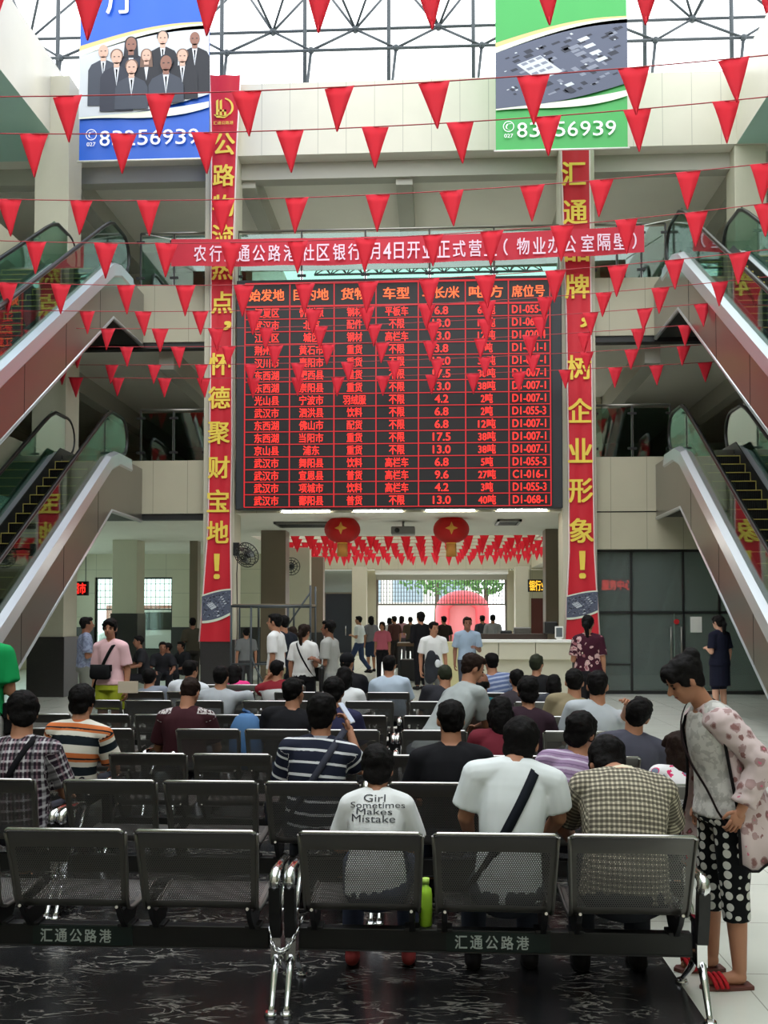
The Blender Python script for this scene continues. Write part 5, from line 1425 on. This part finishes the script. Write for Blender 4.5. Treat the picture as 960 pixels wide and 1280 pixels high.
# ---- sixth row
seated('man in light grey shirt with an arm along the backrest, near the left column', 6, 272, 277, 847, .06, shirt=(168,172,178), hair='short', look=(4,-10,0), detail=0, s=1.08, fat=1.1, sleeve='long', pants=(50,56,70), arms=('lap', ((.36,-.05,.84),(.42,.0,.62))))
seated('woman in white T-shirt with long dark hair, behind the navy shirt', 6, 436, 430, 848, .08, shirt=(216,218,220), hair='bob', look=(14,10,0), detail=0, s=1.04, female=True, pants=(40,42,50))
seated('small dark-haired child beside a white bag, sixth row right', 6, 690, 692, 856, .08, shirt=(60,62,70), hair='bob', look=(14,0,0), detail=0, s=.92, pants=(40,42,50))
seated('person in dark clothes with greenish cropped hair, behind the bending man', 6, 545, 556, 846, .10, shirt=(46,46,52), hair='buzz', hcol='green', look=(20,10,0), detail=0, s=1.05, pants=(60,62,66))
# ---- seventh and eighth row
seated('man in grey-blue shirt with dark hair, rear row near the woman in pink', 7, 191, 187, 848, .06, shirt=(128,134,146), hair='short', look=(6,0,0), detail=0, s=1.06, fat=1.05, pants=(40,42,50))
seated('man in white T-shirt wearing glasses, rear row left of the red-banner column', 7, 233, 239, 838, .06, shirt=(206,210,216), hair='short', look=(4,-24,0), detail=0, s=1.08, pants=(40,42,50))
seated('person in bright pink top, hidden low beside the left red-banner column', 8, 297, 294, 843, .08, shirt=(226,60,130), hair='bob', look=(10,-20,0), detail=0, s=1.04, female=True, pants=(60,62,70))
rp = seated('man in red and white striped shirt holding a white phone at his ear', 7, 347, 347, 838, .08, shirt=fabric('red_white_bands', (206,206,208), 'stripes', (((128,36,46),.26,.15,.10),)), hair='short', look=(8,-20,0), detail=0, s=1.06, pants=(40,42,50), arms=(((-.25,.05,.78),(-.13,.02,.96)),'lap'))
seated('man in black cap and black T-shirt, seventh row', 7, 437, 434, 829, .06, shirt=(26,26,30), hair='cap', look=(6,-20,0), detail=0, s=1.08, fat=1.15, pants=(40,42,50))
seated('man in pale blue shirt seen from behind, seventh row near the centre', 7, 489, 487, 832, .06, shirt=(176,190,206), hair='short', look=(8,-8,0), detail=0, s=1.06, fat=1.15, pants=(40,42,50))
seated('man in blue striped polo in front of the reception counter', 7, 625, 614, 829, .06, shirt=fabric('blue_stripes', (96,110,150), 'stripes', (((160,170,196),.05,.022,0),)), hair='short', look=(12,14,0), detail=0, s=1.06, fat=1.1, pants=(40,42,50))
seated('woman in black top with a pale hair clip, in front of the counter', 7, 674, 671, 831, .06, shirt=(28,28,30), hair='short', hcol='green', look=(8,-24,0), detail=0, s=1.06, female=True, pants=(40,42,50))
seated('woman with dark hair fanning herself, low behind the khaki shirt', 6, 650, 646, 850, .06, shirt=(60,54,60), hair='short', look=(8,0,0), detail=0, s=1.0, female=True, pants=(40,42,50))

# ================================================================== standing people
flo = fabric('floral_cardigan', (206,188,188), 'floral', ((168,140,140),(138,100,98),(206,110,134)), 19)
nw = standing('woman in floral cardigan and polka-dot trousers looking down at the bench end', 904, 818, 4.72, 97, shirt=fabric('white_lace_blouse', (198,196,192), 'mottle', ((156,154,150),), 26), sleeve='none', hair='bun', look=(34,0,0), detail=2, fat=1.14, female=True, plen='capri', hem=.02,
    pants=fabric('polka_dots', (16,18,20), 'dots', ((206,206,200),), 21), shoe=None, neck=(0,.085,1.30), head=(0,.20,1.425), arms=(((-.235,-.07,1.06),(-.235,.03,.85)),((.21,-.02,1.03),(.17,.05,.80))),
    legs=[((-.09,.0,.47),(-.10,-.015,.085),(.12,1,0)), ((.10,.035,.47),(.13,.02,.085),(0,1,0))], skin='tan')
def cardigan(p):
    """open-fronted long cardigan with sleeves: cloth round the back and sides, edged in black"""
    q = MB(); s = p['s']; rings = []
    spec = [(.97,.085,.075), (.90,.155,.105), (.78,.185,.13), (.55,.18,.14), (.3,.19,.155), (.05,.215,.18), (-.2,.24,.21), (-.42,.262,.235)]
    for z, a, b in spec:
        if z >= 0: c = p['sp'](z); sv, fv = p['frame'](z)
        else: c = p['P']+V((0,.0,z*.55)); sv, fv = V((1,0,0)), V((0,1,0))
        row = []
        for k in range(25):
            t_ = math.radians(-190+ (232)*k/24); fl = .012*math.sin(k*1.7)*(1 if z < .2 else .2)
            row.append(c+sv*((a*s*1.12+fl)*math.cos(t_))+fv*((b*s*1.12+fl)*math.sin(t_))+V((0,0,-.03*math.sin(k*.9) if z < -.3 else 0)))
        rings.append(row)
    Vv = [[q.bm.verts.new(x) for x in r] for r in rings]
    for A, B_ in zip(Vv, Vv[1:]):
        for k in range(24): q.bm.faces.new([A[k], B_[k], B_[k+1], A[k+1]]).smooth = True
    me = q.mesh('cardigan'); o = bpy.data.objects.new('cardigan', me); fin(o, flo, p['t'])
    sd_ = o.modifiers.new('th', 'SOLIDIFY'); sd_.thickness = .006
    tc_local(me)
    e = MB(); e.tube([r[0]+V((0,.004,0)) for r in rings], .008, 6); e.tube([r[-1]+V((0,.004,0)) for r in rings], .008, 6); e.tube(rings[-1], .006, 6); e.build('black_trim', plain((20,18,20)), o)
    sl = MB()
    for k in (0,1):
        S, E, Wt = p['S'][k], p['E'][k], p['W'][k]; sl.cone(p['sp'](.9), S, .088*s, .084*s); sl.cone(S, E, .084*s, .072*s); sl.cone(E, E+(Wt-E)*.88, .072*s, .062*s, cap1=False)
    ms = remesh(sl, .010, 2)
    displace(ms, lambda c: .010*noise.noise(V((c.x*8,c.y*8,c.z*20)))+.005*noise.noise(c*30)); tc_local(ms)
    fin(bpy.data.objects.new('sleeves', ms), flo, o)
cardigan(nw)
for i in range(2):                                        # flat red sandals
    a = V(((-.10,-.015,.085) if i == 0 else (.13,.02,.085))); q = MB()
    q.loft([[a+V((x,y,z)) for x, y in ((-.036,-.055),(.036,-.055),(.044,.06),(.036,.17),(0,.195),(-.036,.17),(-.044,.06))] for z in (-.085,-.066)], smooth=False)
    so = q.build('sandal', mat('sandal_sole', (96,52,44), .6), nw['t'], .003)
    q = MB()
    for y in (.075,.10,.125): q.tube([a+V((.045*math.cos(t_),y+.02*math.sin(t_),-.07+.052*math.sin(t_))) for t_ in [PI*k/8 for k in range(9)]], .010, 6)
    q.build('red_straps', plain((186,40,48)), so)
strap(nw, 'crossbody_bag', 'dark striped bag hanging behind the woman in floral cardigan', 'bag', 1, (40,30,32), .018, ((-.13,-.29,.98), (.12,.20,.26), (120,116,112)), off=.035)
gr = standing('person in green T-shirt and white shorts cut off by the left edge', -25, 758, 7.4, 10, shirt=(24,150,84), hair='short', detail=0, fat=1.12, plen='short', pants=(206,208,206), arms=('down','bent'))
strap(gr, 'crossbody_bag', 'black bag hanging at the hip of the person in green', 'bag', -1, (20,20,22), .03, ((.25,.05,.93), (.10,.24,.26), (18,18,20)))
pk = standing('woman in pale pink T-shirt and lime shorts walking towards the seats', 139, 773, 11.6, 172, shirt=(228,186,192), hair='ponytail', look=(4,10,0), detail=1, fat=1.0, female=True, plen='short', pants=(168,176,52), skin='tan')
strap(pk, 'crossbody_bag', 'black sling bag worn across the pale pink T-shirt', 'bag', -1, (22,22,24), .04, ((.05,.17,1.08), (.26,.09,.17), (24,24,26)))
nb = standing('man in grey-blue patterned shirt standing behind the woman in pink', 107, 771, 15.5, -60, shirt=fabric('blue_pattern', (130,138,160), 'mottle', ((90,96,120),), 20), hair='short', detail=0, pants=(110,112,104), skin='dark', arms=('bent','bent'))
wl = standing('man in white T-shirt and khaki trousers facing left by the scaffold', 345, 767, 14.6, 80, shirt=(224,224,224), hair='short', detail=1, pants=(172,164,128), skin='tan', arms=('down','down'))
standing('person in dark navy standing close behind the man in khaki trousers', 355, 769, 15.5, 50, shirt=(30,34,44), hair='short', detail=0, pants=(30,34,40))
wp = standing('woman with ponytail in white T-shirt seen from behind, black strap', 380, 780, 14.2, -14, shirt=(222,222,220), hair='ponytail', hcol='brown', look=(0,-10,0), detail=1, female=True, fat=1.05, pants=(26,26,30), arms=('down','bent'))
strap(wp, 'crossbody_bag', 'black strap bag worn by the ponytailed woman in white', 'bag', -1, (24,24,26), .025, ((.2,.12,.9), (.1,.2,.2), (24,24,26)))
gm = standing('man in grey shirt facing left with a black umbrella at his side', 412, 775, 14.0, 75, shirt=(160,160,156), hair='short', detail=1, pants=(150,152,150), skin='dark', arms=('bent','bent'))
standing('woman in dim brown top between the two people in white', 366, 783, 17.0, 30, shirt=(84,72,62), hair='bob', hcol='brown', detail=0, female=True, pants=(60,56,52))
standing('man in white shirt and jeans striding left in the far hall', 449, 770, 30, 70, shirt=(220,222,224), hair='short', detail=0, pants=(52,66,96), legs=[((-.09,.22,.50),(-.10,.20,.09)),((.09,-.05,.50),(.10,-.34,.14))], arms=('bent','down'))
standing('person in grey top and navy skirt beside the man in jeans', 464, 770, 31.6, 20, shirt=(120,118,124), hair='bob', detail=0, female=True, pants=(44,54,76), plen='knee', skirt=True)
standing('woman in pink top and black trousers in the far hall', 478, 777, 26.5, 170, shirt=(190,100,118), hair='bob', hcol='brown', detail=0, female=True, pants=(28,28,32))
standing('tall person all in black walking through the far hall', 526, 765, 23.5, 30, shirt=(22,22,26), sleeve='long', hair='thick', detail=0, pants=(20,20,24), arms=('bent','bent'))
wt = standing('man in white printed T-shirt carrying a dark jacket', 542, 777, 17.0, 196, shirt=fabric('white_printed_tee', (224,224,224), 'plain'), hair='short', look=(6,14,0), detail=1, pants=(120,120,120), skin='tan')
standing('man in pale blue polo standing at the end of the counter', 584, 771, 18.6, 186, shirt=(150,168,188), hair='short', hcol='brown', detail=1, fat=1.05, pants=(70,74,86), skin='dark', arms=('bent','down'))
standing('person in grey shirt behind the counter, back to us', 616, 768, 31, 0, shirt=(150,150,154), hair='short', detail=0, pants=(60,62,66))
standing('slim person in dark shirt next to the grey shirt behind the counter', 603, 769, 33, 20, shirt=(60,62,68), hair='short', detail=0, pants=(60,62,66))
for px, top, Y, c1, c2, lab, rz in ((493,770,34,(70,44,40),(40,36,36),'person in brown top with a hand raised before the bright gate',40), (502,770,38,(150,110,116),(70,66,70),'person in rosy top silhouetted before the bright gate',-20), (513,771,36,(64,56,46),(40,40,40),'person in olive top silhouetted left of the tall figure',10), (555,770,31,(44,38,34),(34,32,32),'dark figure behind the man in white printed T-shirt',30), (487,772,36,(190,186,186),(80,80,86),'distant person in pale shirt behind the woman in pink',0)):
    standing(lab, px, top, Y, rz, shirt=c1, hair='bob' if c1[0] > 100 else 'short', detail=0, pants=c2, arms=('bent','down'))
fd = standing('woman in dark floral blouse with ponytail standing at the right column', 735, 769, 14.2, -8, shirt=fabric('dark_floral', (62,26,40), 'floral', ((196,160,160),(150,96,104),(206,190,170)), 11), sleeve='short', hair='ponytail', look=(6,-12,0), detail=1, female=True, fat=1.22, pants=(30,28,32), arms=('bent','down'), skin='tan')
standing('woman in dark navy dress before the shop door at right', 899, 769, 17.5, 30, shirt=(26,28,44), hair='ponytail', detail=1, female=True, fat=1.1, pants=(26,28,44), skirt=True, plen='knee', skin='fair', arms=('bent','down'), hem=.05)
for px, top, Y, lab, sit in ((181,795,20.0,'dark-clad person sitting upright before the left window',1), (203,802,21,'slumped person in black beneath the left window',1), (216,803,21.5,'dark-haired person leaning in the seated group at left',1), (231,801,22.9,'person in dark clothing at the right of the seated left group',1)):
    r = W(px, 774, Y); hz = W(px, top+7, Y).z
    person(lab, (r.x, Y), rz=random.choice((150,200,120)), head=(0,.14,hz), shirt=(36,36,40), hair='short', detail=0, s=1.0, pants=(30,30,34), skin='dark', group='dark figures sitting by the left window')
standing('person in olive shirt leaning at the edge of the left red-banner column', 241, 772, 23.5, 20, shirt=(70,66,54), hair='short', detail=0, pants=(50,48,44), skin='dark')
standing('dim grey figure by the scaffold', 308, 785, 21.0, 20, shirt=(110,112,112), hair='short', detail=0, pants=(60,60,62))
# ================================================================== counter, signs, small things
CYc = 20.4
ct = W(0,799,CYc).z; c0, c1 = W(577,800,CYc).x, PRX0-.02
t = thing('reception_counter', 'long cream reception counter with a dark inner top beside the right column', 'counter', (c0, CYc, 0)); L = c1-c0
bz = W(0,823,CYc).z
MB().box((0,.10,0), (L,.62,bz+.02)).build('base', M['cream_plain'], t)
mb = MB(); 
for i in range(3): mb.box((L*i/3+.006,0,bz), (L*(i+1)/3-.006,.62,ct-.06))
mb.build('front_panel', M['cream_plain'], t, .006)
MB().box((-.02,-.04,ct-.06), (L,.45,ct)).build('ledge', M['white'], t, .008)
MB().box((-.02,.45,ct), (L*.8,.62,ct+.12)).build('inner_top', mat('dark_wood', (52,40,34), .3), t, .006)
MB().box((-.75,.05,0), (-.0,.6,ct-.05)).build('end_panel', mat('pale_yellow_panel', (196,188,140), .5), t, .01)
for px0, px1, y0, y1, dy, nm, lab, m in ((626,640,787,799,.75,'box','small dark brown box on the counter','dark'), (643,664,783,798,.9,'printer','grey office machine on the counter beside the far column','seatmetal'), (681,697,784,799,.25,'tray','black tray on the counter near the right column','black')):
    a, b = W(px0,y1,CYc+dy), W(px1,y0,CYc+dy); t2 = thing(nm, lab, nm, (a.x, CYc+dy, ct+.12 if dy < .5 else .0))
    base = 0; h = b.z-(ct+.0)
    z0 = 0 if dy < .5 else ct-.02
    MB().box((0,0,z0), (b.x-a.x,.3,z0+max(.2,h))).build('body', M[m], t2, .02)
    mb = MB(); mb.box((.03,-.01,z0+.05), (b.x-a.x-.03,0,z0+.09)); mb.build('slot', M['black'], t2)
    if dy > .5: MB().box((-.1,-.1,ct-.12), (b.x-a.x+.1,.5,ct-.02)).build('shelf', M['dark'], t2)
a, b = W(694,799,20.5), W(704,783,20.5)
t = thing('desk_monitor', 'small white-framed screen standing at the right end of the counter', 'monitor', (a.x, 20.5, ct))
MB().box((0,0,.03), (b.x-a.x,.05,b.z-ct)).build('bezel', M['white'], t, .008); MB().box((.02,-.006,.06), (b.x-a.x-.02,0,b.z-ct-.03)).build('screen', mat('grey_screen', (96,104,108), .2), t); MB().box((.03,-.03,0), (b.x-a.x-.03,.1,.03)).build('foot', M['white'], t)
# dark table in the hall
Y = 27.0; a, b = W(497,803,Y), W(538,803,Y)
t = thing('table', 'dark wooden table with boxes beneath in the far hall', 'table', ((a.x+b.x)/2, Y, 0)); w2 = (b.x-a.x)/2
MB().box((-w2,-.4,a.z-.1), (w2,.4,a.z)).build('table_top', mat('brown_wood', (92,70,44), .4), t, .01)
for sx in (-1,1):
    for sy in (-1,1): MB().box((sx*w2*.9-.03,sy*.33-.03,0), (sx*w2*.9+.03,sy*.33+.03,a.z-.1)).build('leg', M['dark'], t)
o = MB().box((-w2*.8,-.3,0.01), (w2*.7,.3,.6)).build('crate', M['black'], None, .02); o.location = t.location; tag(o, 'black crate under the dark table in the far hall', 'crate')
# scaffold
Y = 20.6; xa, xb = W(289,758,Y).x, W(389,758,Y).x; zt_ = W(0,758,Y).z
t = thing('scaffold', 'grey tubular scaffold frame with a plank across, behind the queueing people', 'scaffold', ((xa+xb)/2, Y, 0)); w2 = (xb-xa)/2
for i, x in enumerate((-w2, -w2*.5, w2*.42, w2*.98)):
    for y in (0, .9): MB().tube([(x,y,0), (x,y,zt_+(.45 if i == 3 else 0))], .024, 8).build('post', M['truss'], t)
for y in (0,.9): MB().tube([(-w2,y,zt_), (w2,y,zt_)], .028, 8).tube([(-w2,y,.75), (w2,y,.75)], .02, 8).build('rail', M['truss'], t)
MB().tube([(w2*.35,0,zt_-.5), (w2*.98,0,zt_+.3)], .02, 8).tube([(-w2*.5,0,.9), (-w2*.05,0,.1)], .02, 8).build('brace', M['truss'], t)
mb = MB(); mb.box((-w2,.1,zt_), (w2,.8,zt_+.05)); mb.build('plank', mat('scaffold_plank', (120,108,88), .7), t, .008)
# wall fan
fc = W(309,693,21.3)
t = thing('wall_fan', 'black caged wall fan on a bracket beside the left red-banner column', 'fan', fc)
mb = MB(); R_ = .27
for k in range(3): mb.tube([(R_*(1-.33*k)*math.cos(q), -.10+.06*k*0-(.05*k), R_*(1-.33*k)*math.sin(q)) for q in [2*PI*i/24 for i in range(24)]], .010, 5, closed=True)
mb.tube([(R_*math.cos(q), .04, R_*math.sin(q)) for q in [2*PI*i/24 for i in range(24)]], .012, 5, closed=True)
for i in range(20): q = 2*PI*i/20; mb.tube([(.02*math.cos(q),-.2,.02*math.sin(q)), (R_*.7*math.cos(q),-.16,R_*.7*math.sin(q)), (R_*math.cos(q),-.1,R_*math.sin(q)), (R_*math.cos(q),.04,R_*math.sin(q)), (.05*math.cos(q),.10,.05*math.sin(q))], .006, 4)
cg = mb.build('cage', M['black'], t); cg.rotation_euler = (math.radians(28),0,math.radians(-25))
for k in range(3):
    q = 2*PI*k/3; mb = MB()
    mb.loft([[V((r*math.cos(q+d), -.04+(.035 if d > 0 else -.035)*(r/.2)+e, r*math.sin(q+d))) for r in (.04,.13,.22,.22,.13,.04) for _ in (0,)][:3]+[V((r*math.cos(q+d2), -.04+(.035 if d2 > 0 else -.035)*(r/.2)+e, r*math.sin(q+d2))) for r in (.22,.13,.04)] for e in (0,.006) for d, d2 in ((-.3,.4),)], smooth=True)
    o = mb.build('blade', mat('grey_blade', (150,152,152), .4), t); o.rotation_euler = cg.rotation_euler
MB().cone((0,.06,0), (0,.24,.05), .09, .07, 14).build('motor', M['black'], t)
arm = MB().tube([(0,.2,.04), (-.05,.3,.15), (-.28,.5,.18), (-.38,.75,.16)], .022, 8); arm.box((-.46,.66,.02), (-.32,.76,.32)); arm.build('bracket', M['black'], t)
MB().tube([(-.33,.6,.05), (-.36,.62,-.4), (-.34,.62,-1.6), (-.36,.62,-2.3)], .012, 6).build('cable', M['black'], t)
Y = 33; fc = W(364,708,Y-.5)
t = thing('wall_fan', 'small far fan on the cream column behind the scaffold', 'fan', fc)
mb = MB()
for k in range(3): mb.tube([(.3*(1-.3*k)*math.cos(q), -.05*k, .3*(1-.3*k)*math.sin(q)) for q in [2*PI*i/18 for i in range(18)]], .014, 5, closed=True)
for i in range(12): q = 2*PI*i/12; mb.tube([(0,-.1,0), (.3*math.cos(q),0,.3*math.sin(q)), (.04*math.cos(q),.12,.04*math.sin(q))], .008, 4)
mb.build('cage', M['dark'], t); MB().cone((0,.02,0), (0,.16,0), .09, .07, 12).tube([(0,.1,0),(0,.3,.1),(0,.5,.1)], .03, 8).build('motor', M['dark'], t)
# lamp-like ceiling grilles and a camera under the bridge
for px, py, nm in ((382,655,'long dark air grille in the ceiling left of the lanterns'), (635,652,'dark air grille in the ceiling right of the lanterns')):
    p = WZ(px, py, 4.19); t = thing('ceiling_vent', nm, 'vent', p)
    mb = MB(); mb.box((-.75 if px < 500 else -.3,-.55,-.05), (.75 if px < 500 else .3,-.45,0)); mb.box((-.75 if px < 500 else -.3,.45,-.05), (.75 if px < 500 else .3,.55,0)); w2 = .75 if px < 500 else .3
    mb.box((-w2,-.55,-.05), (-w2+.06,.55,0)); mb.box((w2-.06,-.55,-.05), (w2,.55,0)); mb.build('frame', M['seatmetal'], t)
    mb = MB()
    for i in range(9): mb.box((-w2,-.44+.1*i,-.04), (w2,-.40+.1*i,-.01))
    mb.build('slats', M['dark'], t)
p = WZ(504, 652, 4.19); t = thing('projector', 'grey ceiling-hung projector between the two lanterns', 'projector', p)
MB().tube([(0,0,0), (0,0,-.14)], .03, 8).build('mount', M['steel'], t); MB().box((-.3,-.25,-.34), (.3,.25,-.14)).build('body', mat('grey_casing', (120,120,118), .5), t, .03); MB().cone((-.15,-.25,-.24), (-.15,-.3,-.24), .07, .06, 12).build('lens', M['black'], t)
# LED signs
def ledsign(label, px0, px1, y0, y1, Y, s, m, txt2=None):
    a, b = W(px0,y1,Y), W(px1,y0,Y); t = thing('led_sign', label, 'LED sign', ((a.x+b.x)/2, Y, a.z)); w2, h = (b.x-a.x)/2, b.z-a.z
    MB().box((-w2-.04,0,-.03), (w2+.04,.1,h+.03)).build('case', M['black'], t, .01)
    mb = MB(); put_text(mb, s, (0,-.006,h*.5 if not txt2 else h*.58), w=1.86*w2, h=h*(.9 if not txt2 else .7), bold=.03)
    if txt2: put_text(mb, txt2, (w2*.35,-.006,h*.1), w=w2*1.1, h=h*.2, bold=.03)
    mb.build('lettering', M[m], t)
    MB().tube([(-w2*.8,.05,h), (-w2*.8,.05,4.2-a.z)], .012, 5).tube([(w2*.8,.05,h), (w2*.8,.05,4.2-a.z)], .012, 5).build('hanger', M['dark'], t)
ledsign('small red LED sign hanging in the dim left wing', 90, 108, 728, 743, 25.0, '超市', 'led_red')
ledsign('yellow LED sign over the dark red shop front in the far hall', 661, 684, 725, 739, 44.0, '银行业', 'led_yellow')
ledsign('red LED sign inside the glazed shop at right', 751, 791, 724, 738, 26.0, '服务中心', 'led_bright')
# things left on the seats
bp = W(532,1119,4.36)
t = thing('bottle', 'lime green bottle standing between two front seats', 'bottle', (bp.x, 4.40, .335))
MB().loft([[V((r*math.cos(2*PI*k/16), r*math.sin(2*PI*k/16), z)) for k in range(16)] for z, r in ((0,.027),(.005,.03),(.14,.03),(.165,.026),(.175,.015),(.19,.014))]).build('body', mat('lime_plastic', (170,220,60), .3), t)
MB().cone((0,0,.188), (0,0,.212), .017, .017, 12, False, False).build('cap', mat('lime_cap', (196,236,110), .4), t)
c = W(303,908,8.1); t = thing('bundle', 'rounded blue bundle poking up between two seat backs', 'bundle', (c.x, 8.28, .43))
q = MB(); q.loft([ringpts(V((0,0,z)), V((1,0,0)), V((0,1,0)), a, a*.8) for z, a in ((0,.12),(.1,.15),(.25,.155),(.36,.14),(.44,.10),(.475,.05))]); q.build('cloth', mat('blue_denim', (70,112,160), .8, var=.1, vscale=20), t, smooth=True)
q = MB(); q.tube([(0.03*math.cos(k),.03*math.sin(k),.47+.01*k) for k in range(5)], .014, 6); q.build('knot', mat('blue_denim_dark', (56,92,138), .8), t)
# umbrella and jacket carried, outside world
t = thing('umbrella', 'furled black umbrella hanging at the grey-shirted man\'s side', 'umbrella', (W(401,820,13.8).x, 13.75, .45))
MB().cone((0,0,.0), (0.02,0,.55), .012, .045, 10).cone((.02,0,.55), (.025,0,.6), .045, .015, 10).build('canopy', M['black'], t); MB().tube([(.025,0,.58), (.03,0,.78), (.05,0,.82), (.08,0,.80)], .012, 8).build('handle', M['chrome'], t)
p = W(545,828,16.85); t = thing('jacket', 'dark jacket bunched in the hand of the man in white print', 'jacket', (p.x-.05, 16.72, p.z-.25))
q = MB(); 
for k in range(9): q.ell((random.uniform(-.09,.09), random.uniform(-.05,.05), random.uniform(0,.4)), (.09,.06,.13))
fin(bpy.data.objects.new('cloth', remesh(q, .02, 2)), plain((44,46,52)), t); MB().ell((.08,-.08,.24), (.05,.03,.07)).build('pale_highlight', plain((206,210,214)), t)
t = thing('paper_fan', 'pale paper held by the woman in pink', 'paper', W(158,861,11.4)); MB().box((-.10,-.01,-.05), (.14,.01,.09)).build('sheet', plain((206,192,172)), t)

# ---- beyond the entrance
def arch():
    Y = 58; cx, r = W(578,760,Y).x, (W(603,760,Y).x-W(553,760,Y).x)/2; zt2 = W(0,744,Y).z
    t = thing('inflatable_arch', 'red inflatable arch standing outside the far entrance', 'arch', (cx, Y, 0)); k = zt2-r*.75
    MB().tube([(-r,0,0), (-r,0,k*.6), (-r,0,k)]+[(-r*math.cos(q), 0, k+r*.62*math.sin(q)) for q in [PI*i/10 for i in range(1,10)]]+[(r,0,k), (r,0,0)], .42, 14).build('tube', mat('red_inflatable', (226,96,104), .5), t)
    for s in (-1,1): MB().box((s*r-.6,-.6,0), (s*r+.6,.6,.35)).build('base', mat('red_inflatable_dark', (170,40,48), .5), t, .1)
    
    MB().box((-r*.86,.1,0), (r*.86,.16,k+r*.3)).build('backdrop', mat('pink_backdrop', (226,140,146), .7), t)
arch()
def tree(x, Y, h, r, lab):
    t = thing('tree', lab, 'tree', (x, Y, 0), group='trees outside the far entrance'); rr = random.Random(int(x*10))
    MB().tube([(0,0,0), (.1,0,h*.4), (0,.1,h*.75)], [.22,.16,.08], 8).build('trunk', mat('bark', (96,82,66), .9), t)
    mb = MB()
    for _ in range(900):
        a, b_, q = rr.uniform(0,2*PI), rr.uniform(-1,1), rr.uniform(.55,1)
        c = V((math.cos(a)*math.sqrt(1-b_*b_)*r*q, math.sin(a)*math.sqrt(1-b_*b_)*r*q, h*.7+b_*h*.32*q)); u = V((rr.uniform(-1,1),rr.uniform(-1,1),rr.uniform(-1,1))).normalized(); v = u.orthogonal().normalized(); s = rr.uniform(.18,.36)
        mb.face([c-u*s, c-v*s*.5, c+u*s, c+v*s*.5])
    f = mb.build('crown', mat('leaves', (92,140,70), .7, var=.3, vscale=2), t)
tree(W(610,740,62).x, 66, 8.5, 3.0, 'green tree outside, above the red arch'); tree(W(545,740,76).x, 76, 9, 3.6, 'green tree outside, left of the arch and farther'); tree(W(655,740,60).x+2.2, 61, 8, 2.6, 'green tree outside at the right edge of the entrance')
t = thing('building', 'pale low building with a long window band seen through the gate', 'building', (W(500,750,84).x, 84, 0))
MB().box((-9,0,0), (7,8,6.5)).build('wall', mat('pale_render', (222,222,216), .8), t); MB().box((-9.3,-.3,6.5), (7.3,8.3,6.9)).build('roof', mat('grey_roof', (150,146,142), .8), t); 
for k in range(4): MB().box((-8+3.7*k,-.06,3.2), (-5.4+3.7*k,0,5.2)).build('window', mat('bluish_window', (150,168,180), .2), t)
mb = MB().box((-16,49.9,0), (-14.5,50.4,3)); 
o = MB().box((-16,46.5,-.1), (-6,46.8,2.4)).build('garden_wall', mat('brick_red_wall', (186,126,112), .8), None); tag(o, 'reddish wall outside the left-hand window', 'wall')
t = thing('van', 'white van parked outside the left-hand window', 'van', (W(196,790,41).x, 41, 0), math.radians(12))
MB().loft([[V((x,y,z)) for x, z in ((-2.3,.35),(-2.35,1.1),(-2.0,1.25),(-1.5,2.15),(2.2,2.2),(2.3,1.2),(2.3,.35))] for y in (-.9,.9)], smooth=False).build('body', mat('white_car_paint', (236,236,236), .2), t, .08)
MB().loft([[V((x,y,z)) for x, z in ((-1.75,1.25),(-1.4,2.0),(1.9,2.03),(1.95,1.28))] for y in (-.915,.915)], smooth=False).build('windows', M['dark'], t)
for x in (-1.35,1.35):
    for y in (-.86,.86): MB().tube([(x,y-.1,.32), (x,y+.1,.32)], .32, 18).build('wheel', M['rubber'], t)

w_ = nw['M'] @ nw['W'][1]; t = thing('pouch', 'small red pouch hanging from the far hand of the woman in floral cardigan', 'pouch', (w_.x-.02, w_.y, .46))
MB().loft([ringpts(V((0,0,z)), V((1,0,0)), V((0,1,0)), a, a*.6) for z, a in ((0,.03),(.02,.055),(.08,.06),(.12,.045),(.14,.02))]).build('bag_body', mat('crimson_cloth', (190,30,60), .7), t, smooth=True)
MB().tube([(0,0,.135), (.01,0,.25), (.02,0,w_.z-.49)], .004, 5).build('cord', mat('crimson_cord', (150,26,50), .7), t)
p = WZ(904, 1097, .0); t = thing('leaf', 'dark flat scrap lying on the pale floor behind the standing woman', 'scrap', (p.x, p.y, .004))
MB().prism([(-.06,0),(-.01,.05),(.06,.015),(.01,-.03)], 'z', 0, .006).build('scrap', mat('dark_paper', (44,48,44), .7), t)
bpy.data.scenes.remove(TS)
